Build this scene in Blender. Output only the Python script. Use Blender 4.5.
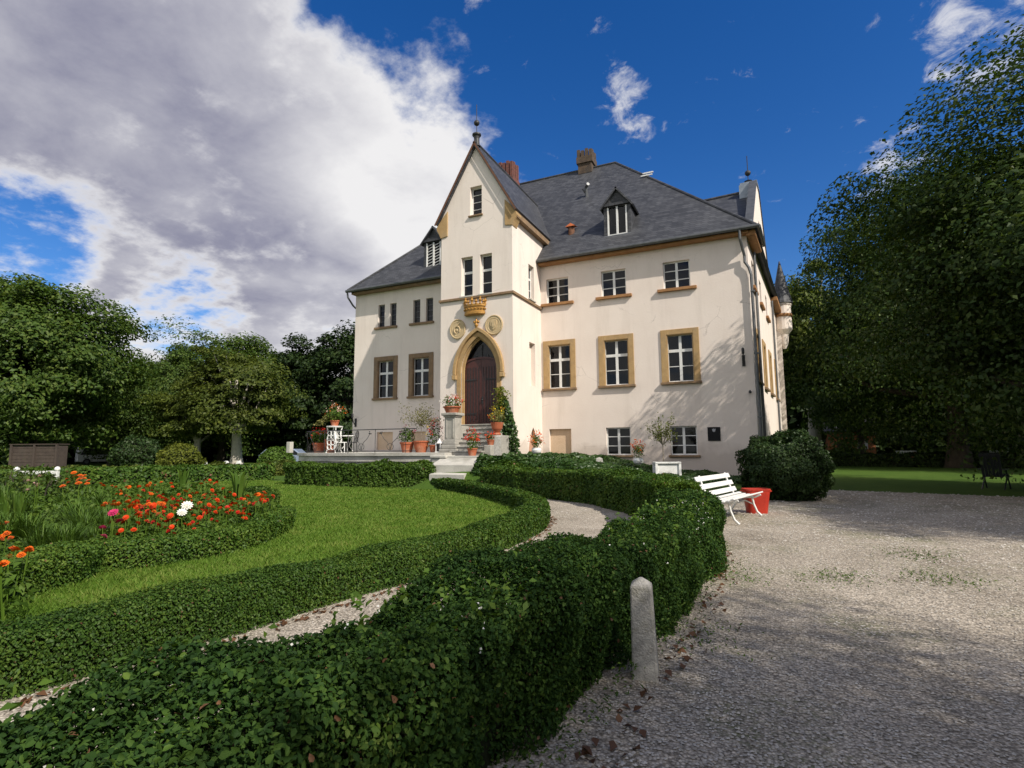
import bpy, bmesh, math, random
import numpy as np
from mathutils import Vector, Matrix
from mathutils.geometry import tessellate_polygon

for o in list(bpy.data.objects):
    bpy.data.objects.remove(o)
S = bpy.context.scene
COL = S.collection
RD = math.radians
# ------------------------------------------------------------------ camera
CAM = Vector((0, 0, 1.4))
FPX = 550.0
pitch, yaw, roll = 0.116, 0.435, -0.007
_f = Vector((-math.sin(yaw)*math.cos(pitch), math.cos(yaw)*math.cos(pitch), math.sin(pitch)))
_r = Vector((math.cos(yaw), math.sin(yaw), 0))
_u = _r.cross(_f)
RIGHT = _r*math.cos(roll) + _u*math.sin(roll)
UP = _u*math.cos(roll) - _r*math.sin(roll)
FWD = _f
cd = bpy.data.cameras.new('camera'); cam = bpy.data.objects.new('camera', cd); COL.objects.link(cam)
cam.matrix_world = Matrix(((RIGHT.x, UP.x, -FWD.x, CAM.x), (RIGHT.y, UP.y, -FWD.y, CAM.y), (RIGHT.z, UP.z, -FWD.z, CAM.z), (0, 0, 0, 1)))
cd.sensor_width = 36; cd.lens = FPX/1024*36; cd.clip_start = 0.05; cd.clip_end = 2000
S.camera = cam

# ------------------------------------------------------------------ light
SUN_EL, SUN_AZ = 41.0, -22.5        # azimuth measured from +x towards +y
sd = bpy.data.lights.new('sun', 'SUN'); sun = bpy.data.objects.new('sun', sd); COL.objects.link(sun)
sd.energy = 4.3; sd.angle = RD(0.55); sd.color = (1.0, 0.93, 0.82)
SUN = Vector((math.cos(RD(SUN_EL))*math.cos(RD(SUN_AZ)), math.cos(RD(SUN_EL))*math.sin(RD(SUN_AZ)), math.sin(RD(SUN_EL))))
sun.rotation_euler = SUN.to_track_quat('Z', 'Y').to_euler()
sun.location = (30, -15, 40)
S.view_settings.view_transform = 'Standard'; S.view_settings.look = 'None'
S.view_settings.gamma = 1; S.view_settings.exposure = 0.34
S.view_settings.use_curve_mapping = False

def raydir(px, py):
    return (RIGHT*((px-512)/FPX) + UP*((384-py)/FPX) + FWD)
def gp(px, py, z=0.0):
    d = raydir(px, py); t = (z-CAM.z)/d.z
    return CAM + d*t
def fp(px, fwd, z=0.0):
    """ground point in the column px at a given forward distance"""
    d = raydir(px, 449); d = d/ d.dot(FWD)
    p = CAM + d*fwd
    return Vector((p.x, p.y, z))

# world: nishita sky plus clouds as a function of view direction only
W = bpy.data.worlds.new('World'); S.world = W; W.use_nodes = True
nt = W.node_tree; N = nt.nodes; L = nt.links
N.clear()
def nd(t, **kw):
    n = N.new(t)
    for k, v in kw.items(): setattr(n, k, v)
    return n
def vmath(op, a, b=None):
    n = nd('ShaderNodeVectorMath', operation=op); L.new(a, n.inputs[0])
    if b is not None:
        if hasattr(b, 'is_linked'): L.new(b, n.inputs[1])
        else: n.inputs[1].default_value = b
    return n
def fm(op, a, b=None, c=None, clamp=False):
    n = nd('ShaderNodeMath', operation=op); n.use_clamp = clamp
    for i, x in enumerate((a, b, c)):
        if x is None: continue
        if hasattr(x, 'is_linked'): L.new(x, n.inputs[i])
        else: n.inputs[i].default_value = x
    return n.outputs[0]
def mrange(v, a, b, c=0., d=1., smooth=True):
    n = nd('ShaderNodeMapRange'); n.interpolation_type = 'SMOOTHSTEP' if smooth else 'LINEAR'
    L.new(v, n.inputs[0])
    for i, x in enumerate((a, b, c, d)): n.inputs[i+1].default_value = x
    return n.outputs[0]
out = nd('ShaderNodeOutputWorld'); bg = nd('ShaderNodeBackground')
sky = nd('ShaderNodeTexSky', sky_type='NISHITA'); sky.sun_disc = False
sky.sun_elevation = RD(SUN_EL); sky.sun_rotation = RD(90 - SUN_AZ)
sky.altitude = 300; sky.air_density = 1.0; sky.dust_density = 0.4; sky.ozone_density = 3.0
hsv = nd('ShaderNodeHueSaturation'); hsv.inputs['Saturation'].default_value = 1.36; hsv.inputs['Hue'].default_value = 0.512; hsv.inputs['Value'].default_value = 0.8
L.new(sky.outputs[0], hsv.inputs['Color'])
tc = nd('ShaderNodeTexCoord')
D = vmath('NORMALIZE', tc.outputs['Generated']).outputs[0]
sep = nd('ShaderNodeSeparateXYZ'); L.new(D, sep.inputs[0])
# plane-like projection so that clouds crowd towards the horizon
zz = fm('ADD', fm('MAXIMUM', sep.outputs[2], 0.0), 0.25)
comb = nd('ShaderNodeCombineXYZ')
L.new(fm('DIVIDE', sep.outputs[0], zz), comb.inputs[0]); L.new(fm('DIVIDE', sep.outputs[1], zz), comb.inputs[1])
def noise(vec, scale, detail, rough=0.55, off=(0, 0, 0), dist=0.0):
    a = vmath('ADD', vec, off)
    n = nd('ShaderNodeTexNoise'); L.new(a.outputs[0], n.inputs['Vector'])
    n.inputs['Scale'].default_value = scale; n.inputs['Detail'].default_value = detail
    n.inputs['Roughness'].default_value = rough; n.inputs['Distortion'].default_value = dist
    return n.outputs[0]
def blob(px, py, r_in, r_out):
    c = raydir(px, py).normalized()
    dt = vmath('DOT_PRODUCT', D, tuple(c)).outputs['Value']
    return mrange(dt, math.cos(RD(r_out)), math.cos(RD(r_in)))
def vmax(l):
    a = l[0]
    for b in l[1:]: a = fm('MAXIMUM', a, b)
    return a
n1 = noise(comb.outputs[0], 2.6, 9, 0.58, (3.1, 1.7, 0.0), 0.15)
n2 = noise(comb.outputs[0], 9.0, 7, 0.6, (0.4, 7.2, 0.0))
mask = vmax([blob(20, 70, 6, 30), blob(130, 20, 5, 24), blob(230, 170, 5, 24), blob(320, 130, 3, 16), fm('MULTIPLY', blob(405, 125, 0, 15), 0.9), fm('MULTIPLY', blob(455, 120, 0, 9), 0.75), blob(330, 250, 5, 22), blob(60, 320, 8, 22), blob(150, 270, 6, 18), blob(230, 330, 2, 12), blob(-150, 120, 18, 36)])
small = vmax([blob(622, 97, 0.1, 3.6), blob(634, 130, 0.1, 2.6), blob(990, 28, 0.3, 6), blob(900, 175, .5, 5), blob(478, 6, 0.1, 2.0), blob(955, 50, .2, 3.5)])
hole = vmax([blob(12, 234, 0, 7.2), fm('MULTIPLY', blob(185, 318, 0, 7), .8), blob(540, 0, 2, 17), fm('MULTIPLY', blob(430, -20, 0, 13), .8)])
dn = fm('MULTIPLY_ADD', n1, 2.0, -1.0)
dn = fm('ADD', dn, fm('MULTIPLY_ADD', n2, 1.8, -0.9))
dens = fm('ADD', fm('MULTIPLY', mask, 1.35), dn)
dens = fm('SUBTRACT', dens, fm('MULTIPLY', hole, 1.15))
cov = fm('MULTIPLY', mrange(dens, 0.18, 0.88), mrange(mask, 0.02, 0.3))
n3 = noise(comb.outputs[0], 14.0, 8, 0.65, (5.4, 2.2, 0.0), 0.4)
cov2 = fm('MULTIPLY', mrange(fm('ADD', fm('MULTIPLY', small, 0.5), fm('MULTIPLY_ADD', n3, 2.6, -1.3)), 0.3, 1.0), 0.75)
back = vmath('DOT_PRODUCT', D, tuple(Vector((FWD.x, FWD.y, 0)).normalized())).outputs['Value']
backm = mrange(back, 0.3, -0.25)
cov3 = fm('MULTIPLY', mrange(fm('ADD', fm('MULTIPLY', backm, 0.8), dn), 0.3, 0.9), backm)
covt = fm('MAXIMUM', fm('MAXIMUM', cov, cov2), cov3)
# far hemisphere: unseen cloud added behind the camera to make the fill light neutral
cg = nd('ShaderNodeMixRGB'); 
shade = vmax([fm('MULTIPLY', blob(90, 110, 6, 22), 1.0), blob(230, 255, 3, 13), fm('MULTIPLY', blob(120, 205, 4, 14), 0.9), fm('MULTIPLY', blob(20,170,3,14),.7), fm('MULTIPLY', blob(310,285,2,9),.75), fm('MULTIPLY', blob(150,20,4,20),.75)])
n4 = noise(comb.outputs[0], 4.2, 8, 0.6, (1.3, 9.1, 0.0), 0.2)
shade = fm('ADD', fm('MULTIPLY', shade, 0.85), fm('ADD', fm('MULTIPLY_ADD', n4, 1.0, -0.5), fm('MULTIPLY_ADD', n2, .25, -0.13)), clamp=True)
thin = mrange(dens, 0.45, 1.3)
shade = fm('MULTIPLY', shade, thin, clamp=True)
L.new(shade, cg.inputs[0])
cg.inputs[1].default_value = (5.3, 5.25, 5.3, 1); cg.inputs[2].default_value = (1.7, 1.72, 2.3, 1)
mixc = nd('ShaderNodeMixRGB'); L.new(covt, mixc.inputs[0]); L.new(hsv.outputs[0], mixc.inputs[1]); L.new(cg.outputs[0], mixc.inputs[2])
L.new(mixc.outputs[0], bg.inputs[0]); bg.inputs[1].default_value = 0.13
L.new(bg.outputs[0], out.inputs[0])
W.cycles.sampling_method = 'MANUAL'; W.cycles.sample_map_resolution = 512

# ------------------------------------------------------------------ helpers
RNG = np.random.default_rng(7)
random.seed(7)
WP = {}                                     # world position of every object made
def setp(o, label=None, cat=None, group=None, kind=None):
    if label: o['label'] = label
    if cat: o['category'] = cat
    if group: o['group'] = group
    if kind: o['kind'] = kind
    return o
def thing(name, loc, label, cat, group=None, rz=0.0):
    o = bpy.data.objects.new(name, None); COL.objects.link(o)
    o.location = loc; o.rotation_euler = (0, 0, rz); o.empty_display_size = 0.2
    WP[o.name] = Vector(loc)
    return setp(o, label, cat, group)
def place_mesh(name, me, mats, parent=None, origin=None, smooth=False):
    for m in (mats if isinstance(mats, (list, tuple)) else [mats]): me.materials.append(m)
    n = len(me.vertices); co = np.empty(n*3, np.float32); me.vertices.foreach_get('co', co); co = co.reshape(-1, 3)
    if origin is None:
        if parent is not None and parent.get('_local'): origin = Vector((0, 0, 0))
        else:
            lo, hi = co.min(0), co.max(0)
            origin = Vector(((lo[0]+hi[0])/2, (lo[1]+hi[1])/2, lo[2]))
    origin = Vector(origin)
    co -= np.array(origin, np.float32); me.vertices.foreach_set('co', co.ravel())
    if smooth: me.polygons.foreach_set('use_smooth', np.ones(len(me.polygons), bool))
    me.update()
    o = bpy.data.objects.new(name, me); COL.objects.link(o)
    if parent is not None:
        o.parent = parent; o.location = origin - WP[parent.name]
    else: o.location = origin
    WP[o.name] = origin
    return o
def copy_tree(o, parent=None):
    c = o.copy(); COL.objects.link(c)
    if parent is not None: c.parent = parent
    for ch in list(o.children): copy_tree(ch, c)
    WP[c.name] = Vector(c.location)
    return c

class MB:
    def __init__(self): self.v = []; self.f = []; self.m = []; self.mi = 0
    def add(self, vs, fs, mi=None):
        b = len(self.v); self.v += [tuple(p) for p in vs]
        for f in fs: self.f.append(tuple(b+i for i in f)); self.m.append(self.mi if mi is None else mi)
        return self
    def obox(self, O, U, V, Nn, u0, u1, v0, v1, n0, n1, mi=None):
        P = [O + U*u + V*v + Nn*n for n in (n0, n1) for v in (v0, v1) for u in (u0, u1)]
        return self.add(P, [(0, 1, 3, 2), (4, 6, 7, 5), (0, 4, 5, 1), (2, 3, 7, 6), (0, 2, 6, 4), (1, 5, 7, 3)], mi)
    def box(self, x0, x1, y0, y1, z0, z1, mi=None):
        return self.obox(Vector((0, 0, 0)), Vector((1, 0, 0)), Vector((0, 1, 0)), Vector((0, 0, 1)), x0, x1, y0, y1, z0, z1, mi)
    def tube(self, path, r, sides=8, mi=None, cap=True):
        path = [Vector(p) for p in path]; n = len(path)
        rr = r if isinstance(r, (list, tuple)) else [r]*n
        ring = []; prev = None
        for i, p in enumerate(path):
            t = (path[min(i+1, n-1)] - path[max(i-1, 0)]).normalized()
            a = prev if prev is not None else (Vector((0, 0, 1)) if abs(t.z) < .9 else Vector((1, 0, 0)))
            b = t.cross(a).normalized(); a2 = b.cross(t).normalized(); prev = a2
            ring += [p + (a2*math.cos(2*math.pi*k/sides) + b*math.sin(2*math.pi*k/sides))*rr[i] for k in range(sides)]
        fs = [(i*sides+k, i*sides+(k+1) % sides, (i+1)*sides+(k+1) % sides, (i+1)*sides+k) for i in range(n-1) for k in range(sides)]
        if cap: fs += [tuple(range(sides))[::-1], tuple((n-1)*sides+k for k in range(sides))]
        return self.add(ring, fs, mi)
    def lathe(self, c, prof, seg=20, mi=None, sy=1.0):
        c = Vector(c); n = len(prof)
        vs = [c + Vector((r*math.cos(2*math.pi*k/seg), sy*r*math.sin(2*math.pi*k/seg), z)) for r, z in prof for k in range(seg)]
        fs = [(i*seg+k, i*seg+(k+1) % seg, (i+1)*seg+(k+1) % seg, (i+1)*seg+k) for i in range(n-1) for k in range(seg)]
        fs += [tuple(range(seg))[::-1], tuple((n-1)*seg+k for k in range(seg))]
        return self.add(vs, fs, mi)
    def sphere(self, c, r, seg=12, rings=8, mi=None, s=(1, 1, 1)):
        prof = [(max(1e-4, r*math.sin(math.pi*i/rings)), -r*math.cos(math.pi*i/rings)) for i in range(rings+1)]
        b = len(self.v); self.lathe((0, 0, 0), prof, seg, mi)
        c = Vector(c)
        for i in range(b, len(self.v)):
            q = self.v[i]; self.v[i] = (c.x+q[0]*s[0], c.y+q[1]*s[1], c.z+q[2]*s[2])
        return self
    def prism(self, O, U, V, Nn, poly, n0, n1, mi=None):
        k = len(poly); vs = [O+U*a+V*b+Nn*n0 for a, b in poly] + [O+U*a+V*b+Nn*n1 for a, b in poly]
        tri = tessellate_polygon([[Vector((a, b, 0)) for a, b in poly]])
        fs = [tuple(t) for t in tri] + [tuple(i+k for i in t)[::-1] for t in tri] + [(i, (i+1) % k, (i+1) % k+k, i+k) for i in range(k)]
        return self.add(vs, fs, mi)
    def band(self, O, U, V, Nn, inner, outer, n0, n1, mi=None):
        """solid strip between two open outlines with equal point counts"""
        k = len(inner)
        P = [O+U*a+V*b+Nn*n for n in (n0, n1) for ln in (inner, outer) for a, b in ln]
        fs = []
        for i in range(k-1):
            fs += [(i, i+1, k+i+1, k+i), (2*k+i, 3*k+i, 3*k+i+1, 2*k+i+1), (i, 2*k+i, 2*k+i+1, i+1), (k+i, k+i+1, 3*k+i+1, 3*k+i)]
        fs += [(0, k, 3*k, 2*k), (k-1, 3*k-1, 4*k-1, 2*k-1)]
        return self.add(P, fs, mi)
    def wall(self, O, U, V, Nn, outer, holes=(), depth=0.22, mi=None):
        loops = [outer] + list(holes)
        tri = tessellate_polygon([[Vector((a, b, 0)) for a, b in lp] for lp in loops])
        pts = [O+U*a+V*b for lp in loops for a, b in lp]
        self.add(pts, [tuple(t) for t in tri], mi)
        for lp in holes:
            k = len(lp); vs = [O+U*a+V*b for a, b in lp] + [O+U*a+V*b-Nn*depth for a, b in lp]
            self.add(vs, [(i, (i+1) % k, (i+1) % k+k, i+k) for i in range(k)], mi)
        return self
    def build(self, name, mats, parent=None, origin=None, smooth=False, bevel=0.0):
        me = bpy.data.meshes.new(name); me.from_pydata(self.v, [], self.f)
        ml = mats if isinstance(mats, (list, tuple)) else [mats]
        if len(ml) > 1: me.polygons.foreach_set('material_index', np.array(self.m, np.int32))
        bm = bmesh.new(); bm.from_mesh(me); bmesh.ops.recalc_face_normals(bm, faces=bm.faces); bm.to_mesh(me); bm.free()
        o = place_mesh(name, me, ml, parent, origin, smooth)
        if bevel:
            b = o.modifiers.new('bevel', 'BEVEL'); b.width = bevel; b.segments = 2; b.limit_method = 'ANGLE'; b.angle_limit = RD(40)
        return o
def rect(a0, a1, b0, b1): return [(a0, b0), (a1, b0), (a1, b1), (a0, b1)]

def np_mesh(name, V, F, mi=None):
    """V (n,3), F (m,4) quads as numpy"""
    me = bpy.data.meshes.new(name); n, m = len(V), len(F)
    me.vertices.add(n); me.vertices.foreach_set('co', np.ascontiguousarray(V, np.float32).ravel())
    k = F.shape[1]
    me.loops.add(m*k); me.loops.foreach_set('vertex_index', np.ascontiguousarray(F, np.int32).ravel())
    me.polygons.add(m); me.polygons.foreach_set('loop_start', np.arange(0, m*k, k, dtype=np.int32))
    if mi is not None: me.polygons.foreach_set('material_index', np.ascontiguousarray(mi, np.int32))
    me.update(calc_edges=True); me.validate(); return me
def unit(a): return a/np.maximum(1e-9, np.linalg.norm(a, axis=1, keepdims=True))
def leaf_quads(P, Nn, size, aspect=0.55, rng=RNG, fold=0.15, T=None):
    """leaf shaped folded quads at P, facing Nn"""
    n = len(P); Nn = unit(Nn)
    if T is None: T = rng.normal(size=(n, 3))
    T = unit(T - Nn*np.sum(T*Nn, 1, keepdims=True)); B = np.cross(Nn, T)
    s = np.broadcast_to(np.asarray(size, float), (n,))[:, None]
    V = np.empty((n, 4, 3)); V[:, 0] = P - T*s*.5; V[:, 2] = P + T*s*.5 - Nn*s*fold*.6
    V[:, 1] = P + B*s*.5*aspect + Nn*s*fold; V[:, 3] = P - B*s*.5*aspect + Nn*s*fold
    return V.reshape(-1, 3), np.arange(4*n).reshape(-1, 4)
def oval_leaves(P, Nn, size, aspect=0.6, rng=RNG, fold=0.14):
    """pointed oval leaves folded along the midrib, two quads each"""
    n = len(P); Nn = unit(Nn); T = rng.normal(size=(n, 3)); T = unit(T - Nn*np.sum(T*Nn, 1, keepdims=True)); B = np.cross(Nn, T)
    s = np.broadcast_to(np.asarray(size, float), (n,))[:, None]; cu = rng.uniform(-.05, .3, (n, 1))
    V = np.empty((n, 6, 3)); V[:, 0] = P-T*s*.5; V[:, 3] = P+T*s*.55-Nn*s*cu
    for k, sg in ((1, 1), (5, -1)): V[:, k] = P-T*s*.2+B*s*.5*aspect*sg+Nn*s*fold
    for k, sg in ((2, 1), (4, -1)): V[:, k] = P+T*s*.2+B*s*.43*aspect*sg+Nn*s*(fold-cu*.4)
    b = np.arange(n)[:, None]*6; F = np.concatenate([b+np.array([0, 1, 2, 3]), b+np.array([0, 3, 4, 5])], 1).reshape(-1, 4)
    return V.reshape(-1, 3), F
def merge(parts):
    """[(V,F,mi)] -> V,F,mi"""
    Vs, Fs, Ms, b = [], [], [], 0
    for V, F, m in parts:
        Vs.append(V); Fs.append(F+b); Ms.append(np.full(len(F), m)); b += len(V)
    return np.concatenate(Vs), np.concatenate(Fs), np.concatenate(Ms)
_ph = RNG.uniform(0, 6.28, (24,)); _fr = RNG.normal(size=(24, 3))
def lump(P, scale=1.0):
    """smooth pseudo noise, about -1..1"""
    P = np.asarray(P)*scale; r = np.zeros(len(P))
    for i in range(24): r += np.sin(P@(_fr[i]*(1+.35*(i % 5))) + _ph[i])
    return r/4.5
CAMN = np.array(CAM)

# ------------------------------------------------------------------ materials
def new_mat(name):
    m = bpy.data.materials.new(name); m.use_nodes = True; n = m.node_tree.nodes; l = m.node_tree.links
    return m, n, l, n['Principled BSDF']
def pos_node(n, l, scale=(1, 1, 1)):
    t = n.new('ShaderNodeTexCoord'); mp = n.new('ShaderNodeMapping'); l.new(t.outputs['Object'], mp.inputs[0]); mp.inputs['Scale'].default_value = scale
    return mp.outputs[0]
def tex_noise(n, l, vec, scale, detail=6, rough=.6):
    t = n.new('ShaderNodeTexNoise'); l.new(vec, t.inputs['Vector']); t.inputs['Scale'].default_value = scale; t.inputs['Detail'].default_value = detail; t.inputs['Roughness'].default_value = rough
    return t.outputs[0]
def ramp(n, l, v, stops):
    r = n.new('ShaderNodeValToRGB'); l.new(v, r.inputs[0]); e = r.color_ramp.elements
    while len(e) < len(stops): e.new(0.5)
    for i, (p, c) in enumerate(stops): e[i].position = p; e[i].color = (*c, 1) if len(c) == 3 else c
    return r.outputs[0]
def mixrgb(n, l, fac, a, b, mode='MIX'):
    m = n.new('ShaderNodeMixRGB'); m.blend_type = mode
    for i, x in enumerate((fac, a, b)):
        if hasattr(x, 'is_linked'): l.new(x, m.inputs[i])
        elif isinstance(x, (int, float)): m.inputs[i].default_value = x
        else: m.inputs[i].default_value = (*x, 1)
    return m.outputs[0]
def bump(n, l, h, bsdf, strength=.3, dist=.02):
    b = n.new('ShaderNodeBump'); b.inputs['Strength'].default_value = strength; b.inputs['Distance'].default_value = dist
    l.new(h, b.inputs['Height']); l.new(b.outputs[0], bsdf.inputs['Normal'])
def mottled(name, c1, c2, scale=6, rough=.8, bumps=.25, dist=.01, fine=40, dirt=None, metal=0.0, spec=.5):
    m, n, l, b = new_mat(name); v = pos_node(n, l)
    a = tex_noise(n, l, v, scale, 8, .65); c = ramp(n, l, a, [(.32, c1), (.68, c2)])
    f = tex_noise(n, l, v, fine, 4, .6)
    c = mixrgb(n, l, .35, c, ramp(n, l, f, [(.3, (.55, .55, .55)), (.7, (1, 1, 1))]), 'MULTIPLY')
    if dirt:
        d = tex_noise(n, l, v, scale*.37, 10, .7); c = mixrgb(n, l, ramp(n, l, d, [(.52, (0, 0, 0)), (.72, (1, 1, 1))]), c, dirt)
    l.new(c, b.inputs['Base Color']); b.inputs['Roughness'].default_value = rough; b.inputs['Metallic'].default_value = metal
    b.inputs['Specular IOR Level'].default_value = spec
    if bumps: bump(n, l, f, b, bumps, dist)
    return m
def leaf_mat(name, stops, trans=.3, rough=.55, spec=.25, objvar=.25):
    m, n, l, b = new_mat(name)
    g = n.new('ShaderNodeNewGeometry'); oi = n.new('ShaderNodeObjectInfo')
    v = pos_node(n, l); cl = tex_noise(n, l, v, 1.3, 3, .5)
    a = n.new('ShaderNodeMath'); a.operation = 'MULTIPLY_ADD'; l.new(g.outputs['Random Per Island'], a.inputs[0]); a.inputs[1].default_value = .55; 
    a2 = n.new('ShaderNodeMath'); a2.operation = 'MULTIPLY_ADD'; l.new(cl, a2.inputs[0]); a2.inputs[1].default_value = .9; a2.inputs[2].default_value = -.22
    l.new(a2.outputs[0], a.inputs[2])
    c = ramp(n, l, a.outputs[0], stops)
    hs = n.new('ShaderNodeHueSaturation'); l.new(c, hs.inputs['Color'])
    k = n.new('ShaderNodeMath'); k.operation = 'MULTIPLY_ADD'; l.new(oi.outputs['Random'], k.inputs[0]); k.inputs[1].default_value = objvar; k.inputs[2].default_value = 1-objvar/2
    l.new(k.outputs[0], hs.inputs['Value'])
    l.new(hs.outputs[0], b.inputs['Base Color']); b.inputs['Roughness'].default_value = rough; b.inputs['Specular IOR Level'].default_value = spec
    tr = n.new('ShaderNodeBsdfTranslucent'); 
    yb = mixrgb(n, l, 1.0, hs.outputs[0], (1.0, 1.0, .45), 'MULTIPLY'); l.new(yb, tr.inputs['Color'])
    mx = n.new('ShaderNodeMixShader'); mx.inputs[0].default_value = trans
    l.new(b.outputs[0], mx.inputs[1]); l.new(tr.outputs[0], mx.inputs[2])
    l.new(mx.outputs[0], n['Material Output'].inputs['Surface'])
    return m
def plain(name, c, rough=.6, metal=0., spec=.5): return mottled(name, tuple(x*.92 for x in c), tuple(min(1, x*1.06) for x in c), 5, rough, .08, .004, 60, None, metal, spec)

def plaster_mat():
    m, n, l, b = new_mat('cream_plaster'); v = pos_node(n, l)
    a = tex_noise(n, l, v, .55, 8, .62); c = ramp(n, l, a, [(.3, (.715, .625, .555)), (.7, (.79, .705, .635))])
    vs = pos_node(n, l, (1.2, 1.2, .12)); st = tex_noise(n, l, vs, 1.4, 8, .7)
    c = mixrgb(n, l, ramp(n, l, st, [(.5, (0, 0, 0)), (.82, (.5, .5, .5))]), c, (.5, .43, .37))
    vc = n.new('ShaderNodeTexVoronoi'); vc.feature = 'DISTANCE_TO_EDGE'; l.new(mixrgb(n, l, .25, v, tex_noise(n, l, v, 2.2, 6, .6)), vc.inputs['Vector']); vc.inputs['Scale'].default_value = .7
    c = mixrgb(n, l, mixrgb(n, l, 1., ramp(n, l, vc.outputs['Distance'], [(.0, (.6, .6, .6)), (.007, (0, 0, 0))]), ramp(n, l, a, [(.5, (0, 0, 0)), (.6, (1, 1, 1))]), 'MULTIPLY'), c, (.35, .3, .26))
    # flaked patches
    p = tex_noise(n, l, v, 2.6, 10, .75); pm = ramp(n, l, p, [(.655, (0, 0, 0)), (.69, (1, 1, 1))])
    c = mixrgb(n, l, mixrgb(n, l, .55, (0, 0, 0), pm), c, (.42, .36, .3))
    # damp foot of the wall
    sp = n.new('ShaderNodeSeparateXYZ'); tcn = n.new('ShaderNodeTexCoord'); l.new(tcn.outputs['Object'], sp.inputs[0])
    z = n.new('ShaderNodeMath'); z.operation = 'MULTIPLY_ADD'; l.new(a, z.inputs[0]); z.inputs[1].default_value = -2.4; l.new(sp.outputs[2], z.inputs[2])
    zm = ramp(n, l, z.outputs[0], [(.0, (1, 1, 1)), (.35, (0, 0, 0))])
    c = mixrgb(n, l, mixrgb(n, l, .5, (0, 0, 0), zm), c, (.45, .37, .31))
    l.new(c, b.inputs['Base Color']); b.inputs['Roughness'].default_value = .9; b.inputs['Specular IOR Level'].default_value = .2
    f = tex_noise(n, l, v, 14, 8, .7); bump(n, l, f, b, .22, .03)
    return m
def slate_mat():
    m, n, l, b = new_mat('slate'); t = n.new('ShaderNodeTexCoord'); sp = n.new('ShaderNodeSeparateXYZ'); l.new(t.outputs['Object'], sp.inputs[0])
    s = n.new('ShaderNodeMath'); s.operation = 'ADD'; l.new(sp.outputs[0], s.inputs[0]); l.new(sp.outputs[1], s.inputs[1])
    cb = n.new('ShaderNodeCombineXYZ'); l.new(s.outputs[0], cb.inputs[0]); l.new(sp.outputs[2], cb.inputs[1])
    br = n.new('ShaderNodeTexBrick'); l.new(cb.outputs[0], br.inputs['Vector']); br.inputs['Scale'].default_value = 1
    br.inputs['Brick Width'].default_value = .26; br.inputs['Row Height'].default_value = .13; br.inputs['Mortar Size'].default_value = .008; br.inputs['Mortar Smooth'].default_value = .4
    br.inputs['Color1'].default_value = (.045, .047, .053, 1); br.inputs['Color2'].default_value = (.085, .088, .098, 1); br.inputs['Mortar'].default_value = (.018, .018, .02, 1); br.inputs['Bias'].default_value = -.1
    v = pos_node(n, l); a = tex_noise(n, l, v, .5, 8, .65)
    c = mixrgb(n, l, .5, br.outputs['Color'], ramp(n, l, a, [(.3, (.45, .45, .45)), (.7, (1.25, 1.22, 1.15))]), 'MULTIPLY')
    a2 = tex_noise(n, l, v, 3.2, 8, .7); c = mixrgb(n, l, ramp(n, l, a2, [(.62, (0, 0, 0)), (.78, (.35, .35, .35))]), c, (.15, .15, .13))
    l.new(c, b.inputs['Base Color']); b.inputs['Roughness'].default_value = .55; b.inputs['Specular IOR Level'].default_value = .35
    bump(n, l, br.outputs['Fac'], b, -.6, .02)
    return m
def brick_mat():
    m, n, l, b = new_mat('red_brick'); t = n.new('ShaderNodeTexCoord'); sp = n.new('ShaderNodeSeparateXYZ'); l.new(t.outputs['Object'], sp.inputs[0])
    s = n.new('ShaderNodeMath'); s.operation = 'ADD'; l.new(sp.outputs[0], s.inputs[0]); l.new(sp.outputs[1], s.inputs[1])
    cb = n.new('ShaderNodeCombineXYZ'); l.new(s.outputs[0], cb.inputs[0]); l.new(sp.outputs[2], cb.inputs[1])
    br = n.new('ShaderNodeTexBrick'); l.new(cb.outputs[0], br.inputs['Vector']); br.inputs['Scale'].default_value = 1
    br.inputs['Brick Width'].default_value = .25; br.inputs['Row Height'].default_value = .08; br.inputs['Mortar Size'].default_value = .008
    br.inputs['Color1'].default_value = (.1, .03, .022, 1); br.inputs['Color2'].default_value = (.19, .055, .035, 1); br.inputs['Mortar'].default_value = (.09, .075, .065, 1)
    l.new(br.outputs['Color'], b.inputs['Base Color']); b.inputs['Roughness'].default_value = .9
    bump(n, l, br.outputs['Fac'], b, -.4, .01); return m
def glass_mat():
    m, n, l, b = new_mat('window_glass')
    b.inputs['Base Color'].default_value = (.006, .006, .008, 1); b.inputs['Roughness'].default_value = .04; b.inputs['Specular IOR Level'].default_value = .5
    v = pos_node(n, l); f = tex_noise(n, l, v, 2.2, 2, .5); bump(n, l, f, b, .05, .02)
    tr = n.new('ShaderNodeBsdfTransparent'); tr.inputs[0].default_value = (.75, .8, .8, 1)
    mx = n.new('ShaderNodeMixShader'); mx.inputs[0].default_value = .4; l.new(b.outputs[0], mx.inputs[1]); l.new(tr.outputs[0], mx.inputs[2])
    l.new(mx.outputs[0], n['Material Output'].inputs['Surface']); return m
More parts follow.
